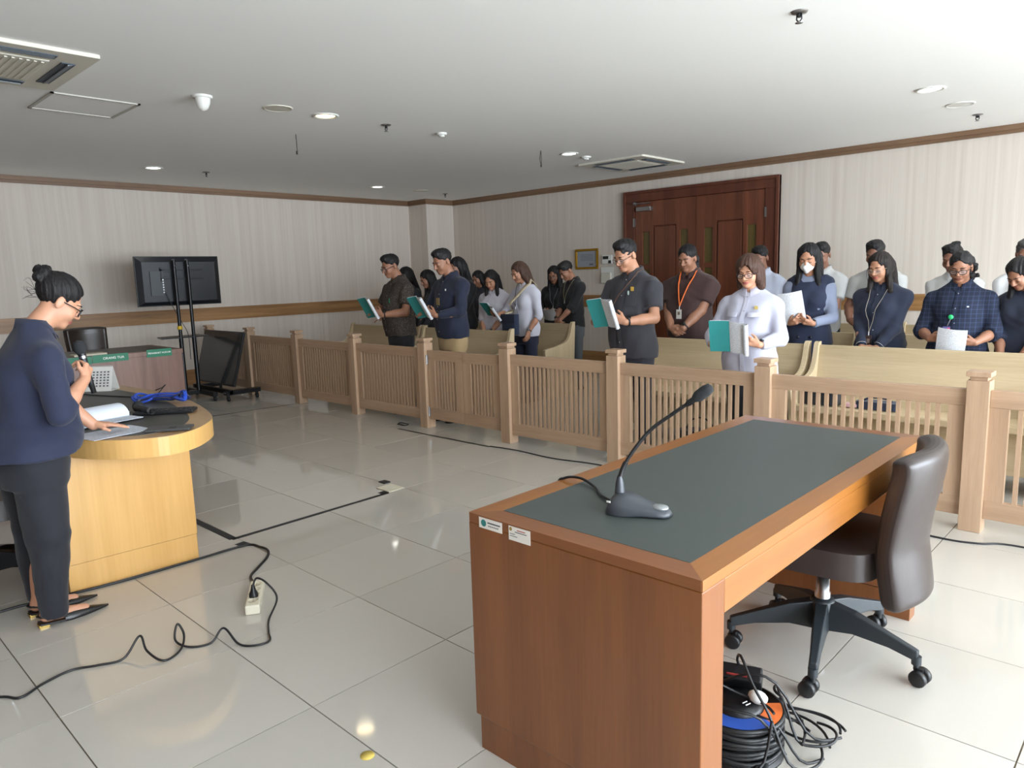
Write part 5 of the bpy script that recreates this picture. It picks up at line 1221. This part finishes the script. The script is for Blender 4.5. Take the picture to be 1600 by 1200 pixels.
# ---- accessories (all in the wearer's own frame)
def chest(r, x, z, off=.012):
    y = r['loft'].front(x, z)
    if r['female'] and 1.12 < z < 1.28: y -= .045*max(0, 1-abs(abs(x)-.07)/.09)*math.sin((z-1.12)/.16*PI)*1.15+.018*math.sin((z-1.12)/.16*PI)
    return y-off
def lanyard(r, col, end_z, card=None, w_=.006, cx=0, cw=(.055, .085)):
    m = mat('lanyard_'+str(col), col, .6)
    for s in (-1, 1):
        pts = [(s*.055, .075, 1.452), (s*.078, .03, 1.452), (s*.075, -.045, 1.425)]
        for z in np.linspace(1.39, end_z, 9):
            x = cx+(s*.072-cx)*(z-end_z)/(1.39-end_z); pts.append((x, chest(r, x, z, .014), z))
        MB().tube(pts, w_, 6, flat=.3, up=(0, -1, 0)).build('lanyard', m, r['root'], local=True)
    y = chest(r, cx, end_z, .017)
    MB().tube([(cx, y, end_z+.004), (cx, y-.003, end_z-.03)], .005, 6).build('lanyard_clip', M_steel, r['root'], local=True)
    if card:
        yc = min(chest(r, cx, end_z-.03-cw[1]/2, .016), y-.002)
        MB().obox((cx, yc, end_z-.03-cw[1]/2), (cw[0], .004, cw[1])).build('id_card', mat('card_'+str(card), card, .4), r['root'], local=True)
        if cw[1] > .07: MB().obox((cx, yc-.0025, end_z-.03-cw[1]/2+.008), (cw[0]*.45, .001, cw[1]*.35)).build('card_photo', mat('card_photo', (120, 104, 92), .5), r['root'], local=True)
def watch(r, side, strap=(24, 24, 26), face_=(20, 22, 26)):
    W_, E_ = (r['WL'], r['EL']) if side == 'L' else (r['WR'], r['ER']); d = norm(W_-E_); c = W_-d*.022; a = norm(np.cross(d, (0, 0, 1))); b = np.cross(a, d); rad = .031*r['ar']
    MB().tube([tuple(c+a*rad*math.cos(q)+b*rad*math.sin(q)) for q in np.linspace(0, 2*PI, 21)[:-1]], .007, 6, closed=True, flat=.35, up=tuple(a)).build('watch_strap', mat('strap_'+str(strap), strap, .5), r['root'], local=True)
    n_ = norm(np.array((0, -.75, .65))-d*(np.array((0, -.75, .65)) @ d)); q = c+n_*rad; Mw = Matrix((Vector(d), Vector(np.cross(n_, d)), Vector(n_))).transposed()
    MB().lathe([(.001, .007), (.014, .007), (.018, .004), (.018, -.003)], Vector(q), 16, Mw).build('watch_face', mat('dial_'+str(face_), face_, .25), r['root'], local=True)
def badge(r, x, z, sx, sz, col, name='badge', th=.005, off=.012):
    MB().obox((x, chest(r, x, z, off), z), (sx, th, sz), RZ(x*1.5)).build(name, mat('badge_'+str(col), col, .4), r['root'], local=True)
def placket(r, m, z0, z1, n=6):
    rows = [[(x, chest(r, x, z, .0065), z) for x in (-.016, .016)] for z in np.linspace(z0, z1, 14)]
    MB().sheet(rows, -.003).build('placket', m, r['root'], local=True)
    for z in np.linspace(z0+.05, z1-.03, n): MB().ell((0, chest(r, 0, z, .0105), z), (.005, .0025, .005), 8, 6).build('button', mat('button_grey', (150, 150, 155), .4), r['root'], local=True)
def pocket(r, m, x, z, w_=.085, h_=.10):
    MB().sheet([[(x+u, chest(r, x+u, zz, .0065), zz) for u in np.linspace(-w_/2, w_/2, 5)] for zz in np.linspace(z-h_/2, z+h_/2, 5)], -.003).build('pocket', m, r['root'], local=True)
M_cov = mat('booklet_teal', (44, 138, 136), .5); M_pg = printed('booklet_page', (226, 228, 232), (120, 124, 136), 'Z', .011)
def booklet(key, label, c=(0, -.40, 1.13), tilt=.6, w_=.125, h_=.235, yaw=0, roll=0, openw=.5):
    r = PEOPLE[key]
    o = bpy.data.objects.new('booklet', None); COL.objects.link(o); o.empty_display_size = .05
    o.matrix_world = r['M'] @ Matrix.Translation(c) @ Matrix.Rotation(yaw, 4, 'Z') @ Matrix.Rotation(roll, 4, 'Y') @ Matrix.Rotation(tilt, 4, 'X'); ORG[o.name] = Vector((0, 0, 0))
    setp(o, label, 'booklet', 'booklets read by the standing people')
    # local: x across, z up the page, -y is the outside
    hz = np.linspace(-h_/2, h_/2, 5)
    def col(pts): return [[(x, y, z) for z in hz] for x, y in pts]
    MB().sheet(col([(-w_, -.035), (-w_*.66, -.022), (-w_*.33, -.010), (-.012, -.004), (0, 0)]), .0015).build('cover', M_cov, o, local=True)
    MB().sheet(col([(-w_*.97, -.026), (-w_*.6, -.012), (-w_*.3, -.002), (-.01, .004)]), .006).build('pages', M_pg, o, local=True)
    MB().sheet(col([(-.006, -.004), (w_*.2*openw*2, -.016), (w_*.5*openw*2, -.02), (w_*.75*openw*2, -.015), (w_*.92*openw*2, -.024), (w_*.93*openw*2, -.042), (w_*.80*openw*2, -.046), (w_*.72*openw*2, -.034)]), .003).build('folded_page', M_pg, o, local=True)
    return o
def paper(key, label, c, tilt, w_=.21, h_=.29, yaw=0, roll=0, bend=.02):
    r = PEOPLE[key]
    rows = [[(x, -bend*math.cos(x/w_*PI)+.012*math.sin(z*9+x*6), z) for z in np.linspace(-h_/2, h_/2, 9)] for x in np.linspace(-w_/2, w_/2, 9)]
    o = MB().sheet(rows, .0012).build('paper_sheet', M_pg, local=True, label=label, cat='paper', group='sheets read by the standing people')
    o.matrix_world = r['M'] @ Matrix.Translation(c) @ Matrix.Rotation(yaw, 4, 'Z') @ Matrix.Rotation(roll, 4, 'Y') @ Matrix.Rotation(tilt, 4, 'X'); return o
# ================================================================ the people themselves
M_batik = batik('batik_cloth', (40, 36, 34), (92, 80, 70)); M_plaid = plaid('plaid_cloth', (26, 33, 54), (58, 74, 108))
YA, YBR, YCR = 3.05, 4.27, 5.3
def rad(a): return math.radians(a)
def x_batik(r): badge(r, .07, 1.20, .012, .05, (40, 130, 90), 'pen'); watch(r, 'L'); placket(r, M_batik, .84, 1.40, 5)
person('batik', 'man in glasses and dark patterned short sleeve shirt reading a booklet, leftmost in front row', (-2.94, YA, 0), rad(-8), 1.69, 'b', 'short', glasses='black', sleeve='short', smat=M_batik, shirt='batik', pants='#1c1c20', pose='read', belly=.03, wide=1.08, pitch=.36, extra=x_batik)
booklet('batik', 'teal and white booklet held by the man in the patterned shirt', (.0, -.335, 1.14), .5)
def x_navy(r): badge(r, -.0, 1.18, .05, .07, (134, 112, 70), 'id_badge'); badge(r, .085, 1.29, .014, .018, (200, 200, 200), 'lapel_pin'); watch(r, 'L'); placket(r, fabric('cloth_#1a2036', '#1a2036'), .84, 1.40, 5)
person('navy', 'man in navy long sleeve shirt and khaki trousers reading a booklet', (-2.11, YA, 0), rad(-6), 1.71, 'b', 'short', sleeve='long', shirt='#1a2036', pants='#a88f68', pose='read', wide=1.04, belly=.02, pitch=.38, extra=x_navy)
booklet('navy', 'teal and white booklet held by the man in khaki trousers', (.0, -.335, 1.14), .55)
person('hid1', 'woman with dark hair almost hidden behind the man in the patterned shirt', (-4.25, YBR, 0), rad(-10), 1.58, 'b', 'long', female=True, shirt='#2a2a2e', sleeve='long', pose='down', detail=False, res=.008, Rr=(-.30, -.30, .98), hR=((-.2, -.9, -.1), (0, 0, -1)))
person('bw1', 'woman with long black hair in dark clothes between the two men with booklets', (-3.81, YBR, 0), rad(-14), 1.53, 'b', 'long', female=True, shirt='#303034', sleeve='long', pose='clasp', pitch=.42, res=.007)
person('bw2', 'person in black with long dark hair mostly hidden behind the man in navy', (-3.25, YBR, 0), rad(-4), 1.67, 'b', 'long', female=True, shirt='#17181c', sleeve='long', pose='clasp', detail=False, res=.008)
def x_ww(r): watch(r, 'L'); placket(r, fabric('cloth_#c4c0c8', '#c4c0c8'), .84, 1.38, 5)
person('ww', 'woman with long black hair in a pale lilac blouse, hands clasped', (-2.71, YBR, 0), rad(14), 1.50, 'a', 'long', female=True, shirt='#c4c0c8', sleeve='elbow', pose='clasp', wide=1.12, belly=.02, pitch=.5, turn=.1, extra=x_ww)
person('wb', 'woman with black hair hidden behind the woman in the pale lilac blouse', (-3.99, YCR, 0), rad(6), 1.51, 'b', 'shoulder', female=True, shirt='#2c2c34', sleeve='long', detail=False, res=.008)
def x_bag(r): lanyard(r, (40, 40, 52), 1.16, None, .004); watch(r, 'L', (60, 58, 62), (120, 120, 126)); placket(r, fabric('cloth_#d0d0dc', '#d0d0dc'), .84, 1.40, 6)
person('bag', 'woman with brown shoulder length hair in a white blouse with a navy shoulder bag', (-2.23, YBR, 0), rad(-4), 1.58, 'a', 'shoulder', 'brown', female=True, shirt='#d0d0dc', sleeve='elbow', pants='#20253a', hem=.80, pose='read', pitch=.42, turn=-.1, L=(.17, -.12, .86), hL=((-.05, -.3, -.95), (-.8, .1, 0)), Rr=(-.17, -.30, 1.06), hR=((.0, -.9, .1), (.5, .0, .8)), extra=x_bag)
booklet('bag', 'teal and white booklet held by the woman with the shoulder bag', (-.15, -.40, 1.13), .8, roll=.25)
r = PEOPLE['bag']; sb = thing('shoulder_bag', 'navy shoulder bag with a cream strap worn by the woman in white', 'bag', (0, 0, 0)); sb.matrix_world = r['M'] @ Matrix.Translation((-.05, -.205, .94))
MB().prism([(-.12, -.045), (.12, -.045), (.12, .045), (-.12, .045)], -.11, .13).build('body', fabric('bag_navy', (40, 50, 74)), sb, local=True, bevel=.03)
MB().sheet([[(-.121+.242*i/6, -.05-.004*math.sin(PI*i/6), z) for i in range(7)] for z in (.13, .09, .03)], .004).build('flap', fabric('bag_navy2', (32, 40, 62)), sb, local=True)
st_ = [(-.09, .0, .13)]
for q in np.linspace(0, 1, 9): x = -.12+.23*q; z = 1.10+.33*q; st_.append((x+.05, chest(r, x, z, .02)+.205, z-.94))
st_ += [(.155, .21, 1.475-.94), (.16, .30, 1.40-.94), (.12, .345, 1.2-.94), (.0, .35, 1.0-.94)]
MB().tube(st_, .022, 6, flat=.16, up=(0, -1, 0)).build('strap', fabric('bag_strap', (206, 190, 160)), sb, local=True)
def x_blw(r): lanyard(r, (150, 150, 150), 1.10, (210, 210, 206), .0035, cw=(.05, .075))
person('blackw', 'woman with long black hair and glasses in black, holding a sheet beside the aisle', (-3.0, YCR+.42, 0), rad(22), 1.54, 'b', 'long', female=True, shirt='#16171a', sleeve='long', pose='sheet', pitch=.4, glasses='thin', extra=x_blw)
paper('blackw', 'white sheet held low by the woman in black', (-.0, -.31, 1.0), 1.0, .2, .28)
def x_blm(r): lanyard(r, (130, 120, 90), 1.16, None, .0035); watch(r, 'R')
person('blackm', 'man in black shirt and grey trousers with bowed head beside the aisle', (-2.33, YCR-.05, 0), rad(-16), 1.585, 'b', 'flat', shirt='#191a1d', sleeve='elbow', pants='#53585c', pose='clasp', wide=.96, pitch=.62, extra=x_blm, L=(.04, -.26, .90), Rr=(-.03, -.26, .89))
M_gcl = fabric('cloth_#35343a', '#35343a')
def x_gray(r):
    placket(r, M_gcl, .84, 1.40, 5); pocket(r, M_gcl, .085, 1.22); badge(r, .085, 1.30, .026, .032, (196, 156, 70), 'gold_pin'); badge(r, .06, 1.27, .01, .03, (180, 200, 190), 'pen'); watch(r, 'L', (20, 20, 22), (14, 15, 18))
    pts = [(-.07, .05, 1.45)]+[(x, chest(r, x, z, .013), z) for x, z in ((.07, 1.40), (.03, 1.33), (-.03, 1.25), (-.075, 1.17))]
    MB().tube([(.078, .03, 1.452), (.078, -.04, 1.43)]+pts[1:], .005, 6, flat=.3, up=(0, -1, 0)).build('lanyard', mat('lanyard_brown', (120, 84, 60), .6), r['root'], local=True)
person('gray', 'man in glasses and charcoal safari shirt reading a booklet beside the gate', (0.035, YA, 0), rad(-4), 1.685, 'a', 'short', shirt='#35343a', smat=M_gcl, sleeve='short', hem=.76, pants='#2f2f36', pose='read', wide=1.08, belly=.03, pitch=.4, turn=-.1, glasses='thin', extra=x_gray, res=.0055)
booklet('gray', 'teal and white booklet held by the man in the charcoal shirt', (-.0, -.335, 1.13), .42)
def x_brown(r):
    lanyard(r, (232, 112, 44), 1.12, (206, 204, 196), .010, cw=(.052, .085)); watch(r, 'L')
person('brown', 'large man in a maroon brown shirt with an orange lanyard and tied hair', (-0.155, YBR, 0), rad(2), 1.665, 'b', 'ponytail', shirt='#3f2a28', sleeve='short', pants='#1f2430', pose='clasp', wide=1.24, belly=.04, pitch=.3, extra=x_brown, L=(.06, -.27, .91), Rr=(-.06, -.27, .92), res=.0055)
M_wcl = fabric('cloth_#b9b9c8', '#b9b9c8', var=.04)
def x_wl(r):
    placket(r, M_wcl, .80, 1.40, 6); pocket(r, M_wcl, .085, 1.24, .09, .03); pocket(r, M_wcl, -.085, 1.24, .09, .03); badge(r, .085, 1.29, .025, .025, (200, 176, 100), 'gold_pin'); watch(r, 'L', (214, 206, 196), (26, 28, 34))
person('wlady', 'woman with brown bob hair and glasses in a white shirt reading a booklet', (1.01, YA, 0), rad(6), 1.53, 'f', 'bob', 'brown', female=True, shirt='#b9b9c8', smat=M_wcl, sleeve='long', hem=.74, pants='#16171c', pose='read', wide=1.16, belly=.03, pitch=.24, glasses='black', extra=x_wl, res=.0052, L=(.17, -.30, 1.03), Rr=(-.19, -.30, 1.02))
booklet('wlady', 'teal and white booklet held open by the woman in the white shirt', (-.02, -.36, 1.09), .35, .15, .25, roll=.08)
person('c1', 'man in a pale blue shirt partly hidden behind the woman with brown bob hair', (0.057, YCR, 0), rad(4), 1.65, 'c', 'short', 'black', shirt='#c2c8da', sleeve='short', pose='clasp', res=.007)
M_vest = fabric('cloth_vest', (34, 42, 66)); M_kn = fabric('cloth_knit', (132, 140, 162), var=.06)
def x_mask(r):
    H = r['H']; P_, F_ = mesh_sdf([Ell(H.P((0, -.052, -.050)), (.057, .050, .050), 0, H.R), Cone(H.P((0, -.098, -.018)), H.P((0, -.112, -.05)), .008, .012, .03), Cone(H.P((0, -.112, -.05)), H.P((0, -.085, -.095)), .012, .012, .03)], .005); sdf_obj('face_mask', P_, F_, M_maskw, r['root'])
    for s in (-1, 1): MB().tube([tuple(H.P((s*.05, -.075, -.035))), tuple(H.P((s*.072, -.02, -.02))), tuple(H.P((s*.078, .018, -.005)))], .0015, 5).build('mask_loop', M_maskw, r['root'], local=True)
    watch(r, 'L', (40, 36, 34), (70, 64, 56))
    for s in (-1, 1):
        for z in (.90, .78): MB().ell((s*.05, chest(r, s*.05, max(z, .83), .02)-(0 if z > .83 else .02), z), (.013, .006, .013), 10, 6).build('button', mat('vest_button', (24, 28, 40), .3), r['root'], local=True)
    lo = r['loft']; SP = [Loft([(z, float(a[0])*1.09, float(a[1])*1.12, float(a[2])) for z in (.84, .95, 1.05, 1.15, 1.25, 1.33, 1.38, 1.41) for a in [[q[0] for q in lo.at(np.array([z]))]]], .02, 2.4), Loft([(.46, .215, .17, .01), (.75, .20, .16, .01), (.92, .17, .135, .0)], .02, 2.2), Ell((.072, -.092, 1.20), (.072, .064, .07), .05), Ell((-.072, -.092, 1.20), (.072, .064, .07), .05), Cone((0, -.12, 1.46), (0, -.16, 1.27), .075, .02, .01, neg=True), Cone((0, .02, 1.5), (0, .0, 1.38), .085, .085, .01, neg=True)]
    for s, S_ in ((1, r['SL']), (-1, r['SR'])): SP.append(Cone((s*.12, .01, 1.37), (s*.15, .01, 1.36), .055, .05, .03))
    P_, F_ = mesh_sdf(SP, .0105, wob=wobble(77, .004)); sdf_obj('pinafore_dress', P_, F_, M_vest, r['root'])
person('mask', 'woman in a white face mask and navy pinafore dress holding a sheet', (0.935, YBR, 0), rad(8), 1.62, 'a', 'long', 'black', female=True, shirt='#969eb2', smat=M_kn, sleeve='long', pants='#262a38', pose='sheet', pitch=.3, collar=False, extra=x_mask, L=(.10, -.29, 1.03), Rr=(-.08, -.29, 1.03))
paper('mask', 'printed sheet held up by the woman in the face mask', (-.06, -.315, 1.16), .3, .19, .27, yaw=.1, roll=-.15)
def x_wh(r): placket(r, fabric('cloth_#c0c0be', '#c0c0be', var=.04), .84, 1.40, 5)
person('c2', 'man with short black hair in white standing behind the woman in the mask', (0.654, YCR, 0), rad(6), 1.655, 'c', 'short', shirt='#c0c0be', sleeve='short', pose='clasp', res=.0065, extra=x_wh)
def x_c3(r): lanyard(r, (50, 50, 58), 1.2, None, .004); x_wh(r)
person('c3', 'man in white with a dark lanyard behind the woman with clear glasses', (1.13, YCR+.03, 0), rad(-4), 1.65, 'c', 'short', shirt='#c0c0be', sleeve='short', pose='clasp', res=.0065, extra=x_c3, L=(.14, -.24, .98), Rr=(-.15, -.22, .96))
M_nvb = fabric('cloth_#1e2539', '#1e2539')
def x_nb(r):
    lanyard(r, (150, 140, 124), 1.02, (58, 40, 34), .0035, cw=(.05, .11), cx=-.03); placket(r, M_nvb, .84, 1.36, 4)
    for W_, E_ in ((r['WL'], r['EL']), (r['WR'], r['ER'])):
        d = norm(W_-E_); c = W_-d*.035; a = norm(np.cross(d, (0, 0, 1))); b = np.cross(a, d); MB().tube([tuple(c+a*.042*math.cos(q)+b*.042*math.sin(q)) for q in np.linspace(0, 2*PI, 21)[:-1]], .0018, 5, closed=True).build('cuff_piping', mat('piping_white', (190, 190, 190), .6), r['root'], local=True)
person('nblouse', 'woman with clear glasses in a navy blouse with a dark tag on a lanyard', (1.495, YBR, 0), rad(-4), 1.53, 'a', 'halfup', 'dark', female=True, shirt='#1e2539', smat=M_nvb, sleeve='long', pants='#1b2036', pose='clasp', wide=1.12, belly=.02, pitch=.3, turn=-.15, glasses='clear', extra=x_nb, L=(.06, -.24, .89), Rr=(-.06, -.24, .89), res=.0055)
person('c4', 'young man with spiky black hair in white behind the woman in plaid', (1.75, YCR, 0), rad(-10), 1.60, 'c', 'spiky', shirt='#c0c0be', sleeve='short', pose='clasp', res=.0065, extra=x_wh)
def x_pl(r):
    placket(r, M_plaid, .84, 1.38, 5); H = r['H']; y = chest(r, -.02, 1.17, .02); MB().lathe([(.001, .006), (.018, .005), (.019, 0)], (-.02, y, 1.17), 18, RX(PI/2)).build('badge_reel', mat('green_reel', (40, 190, 110), .4), r['root'], local=True)
    MB().tube([(-.02, y, 1.155), (-.04, y-.002, 1.10)], .003, 5).build('badge_strap', M_steel, r['root'], local=True); MB().obox((-.045, y-.003, 1.06), (.05, .004, .07)).build('id_card', mat('card_multi', (96, 92, 150), .4), r['root'], local=True); MB().obox((-.03, y-.0055, 1.062), (.02, .001, .05)).build('card_stripe', mat('card_pink', (200, 90, 130), .4), r['root'], local=True)
    badge(r, .085, 1.25, .014, .010, (210, 214, 220), 'chest_logo')
person('plaid', 'woman with curly tied hair and glasses in a navy plaid shirt holding a sheet', (2.017, YBR, 0), rad(2), 1.51, 'b', 'curly', 'black', female=True, shirt='plaid', smat=M_plaid, sleeve='elbow', pants='#20243a', pose='sheet', wide=1.2, belly=.03, pitch=.3, glasses='black', extra=x_pl, L=(.16, -.27, .98), Rr=(-.15, -.27, 1.0), hL=((-.8, -.42, .1), (-.25, .9, .2)), hR=((.8, -.42, .1), (.25, .9, .2)), res=.0055)
paper('plaid', 'printed sheet held low by the woman in plaid', (.01, -.325, .97), .35, .2, .25, roll=.12)
person('right', 'woman with long dark hair in a navy blouse, head bowed at the right photo edge', (2.40, YBR+.05, 0), rad(-14), 1.455, 'b', 'long', 'black', female=True, shirt='#1f2639', sleeve='elbow', pants='#1b2036', pose='clasp', wide=1.1, pitch=.62, turn=-.2, res=.0055, L=(.06, -.24, .84), Rr=(-.05, -.24, .84))
person('c5', 'man with greying hair cut off by the right photo edge', (2.25, YCR, 0), rad(0), 1.6, 'c', 'short', 'grey', shirt='#d6d6d6', sleeve='short', pose='clasp', res=.008)

# ---------------------------------------------------------------- the speaker at the curved desk
M_sp = fabric('speaker_shirt', (32, 38, 62), var=.08); M_spt = fabric('speaker_trousers', (28, 30, 38), var=.08)
def x_sp(r):
    H = r['H']; m = MB(); rr = np.random.RandomState(11)
    for k in range(14):
        a = np.array((rr.randn()*.02, .095+rr.rand()*.02, .02+rr.randn()*.04)); b = a+np.array((rr.randn()*.012, .022+rr.rand()*.02, rr.randn()*.02)); c = b+np.array((rr.randn()*.012, .014, -.012+rr.randn()*.018))
        m.tube([tuple(q) for q in spline([H.P(a), H.P(b), H.P(c)], 4)], [.0009]*4+[.0006]*4+[.0003], 4)
    m.build('loose_strands', M_HAIR['black'], r['root'], local=True, kind='stuff')
    ey = H.P((-.079, .012, .01)); MB().ell(tuple(ey), (.0025, .0025, .0025), 8, 6).build('ear_stud', M_steel, r['root'], local=True)
person('speaker', 'woman with hair in a bun speaking into a microphone at the curved desk', (-.285, -1.0, 0), PI, 1.535, 'f', 'bun', female=True, shirt='speaker', smat=M_sp, pmat=M_spt, sleeve='elbow', hem=.84, pose='read', wide=1.2, belly=.03, pitch=.52, lean=.10, hip=1.24, stoop=.055, turn=.0, glasses='black', extra=x_sp, group='people', shoes=False, legs_skin=True, res=.0048,
       Rr=(-.13, -.20, 1.17), hR=((.45, -.35, .75), (.55, .45, -.1), (.75, .85, .6)), L=(.10, -.36, .83), hL=((-.30, -.92, -.06), (0, .0, -1), (.12, .12, .1)))
r = PEOPLE['speaker']; Ms = r['M']
mh = thing('handheld_microphone', 'black handheld microphone held to the speaker\'s mouth', 'microphone', (0, 0, 0)); mh.matrix_world = Ms
hp = np.array(r['WR'])+norm((.45, -.35, .75))*.075+np.array((.012, .01, 0)); hp[1] -= stoop_at(hp[2], .055); hdn = norm((.10, .07, .55)); Mh = Matrix((Vector(np.cross(hdn, (1, 0, 0))).normalized(), Vector(np.cross(hdn, np.cross(hdn, (1, 0, 0)))).normalized(), Vector(hdn))).transposed()
MB().lathe([(.001, -.14), (.012, -.139), (.0135, -.05), (.017, .05), (.019, .06)], Vector(hp), 16, Mh).build('handle', M_black, mh, local=True)
MB().lathe([(.019, .058), (.027, .075), (.029, .095), (.024, .118), (.001, .128)], Vector(hp), 16, Mh).build('windscreen', MATS['foam'], mh, local=True)
MB().lathe([(.0178, .035), (.0182, .048)], Vector(hp), 16, Mh).build('ring', M_steel, mh, local=True)
# pointed slingback flats
M_gold2 = mat('gold_heel', (190, 160, 90), .25, metal=.9); sr = r['root']
for s in (-1, 1):
    cx = s*.085; rg = []
    for yy, hw, hh in ((-.035, .033, .048), (-.06, .039, .046), (-.11, .038, .040), (-.16, .028, .030), (-.205, .014, .02), (-.235, .003, .012)):
        rg.append([(cx-hw, yy, .004), (cx-hw, yy, .012), (cx-hw*.85, yy, hh*.8), (cx-hw*.3 if yy > -.07 else cx, yy, hh if yy < -.07 else hh*.9), (cx+hw*.85, yy, hh*.8), (cx+hw, yy, .012), (cx+hw, yy, .004)])
    v = [q for w_ in rg for q in w_]; f = [(i*7+j, (i+1)*7+j, (i+1)*7+(j+1) % 7, i*7+(j+1) % 7) for i in range(5) for j in range(7)]+[tuple(range(35, 42))[::-1]]
    sh = MB().add(v, f, True).add([(cx-.028, .07, .014), (cx+.028, .07, .014), (cx+.034, -.05, .004), (cx-.034, -.05, .004), (cx-.028, .07, .022), (cx+.028, .07, .022), (cx+.034, -.05, .012), (cx-.034, -.05, .012)], [(0, 1, 2, 3), (7, 6, 5, 4), (0, 4, 5, 1), (0, 3, 7, 4), (1, 5, 6, 2)]).build('shoe', M_shoe, sr, local=True)
    MB().prism([(cx-.026, .03), (cx+.026, .03), (cx+.02, .075), (cx-.02, .075)], .0, .016).build('heel', M_gold2, sh, local=True, bevel=.003)
    MB().tube([(cx-.034, -.045, .03), (cx-.036, .02, .045), (cx-.022, .065, .055), (cx, .075, .057), (cx+.022, .065, .055), (cx+.036, .02, .045), (cx+.034, -.045, .03)], .004, 6, flat=1.4).build('heel_strap', M_shoe, sh, local=True)
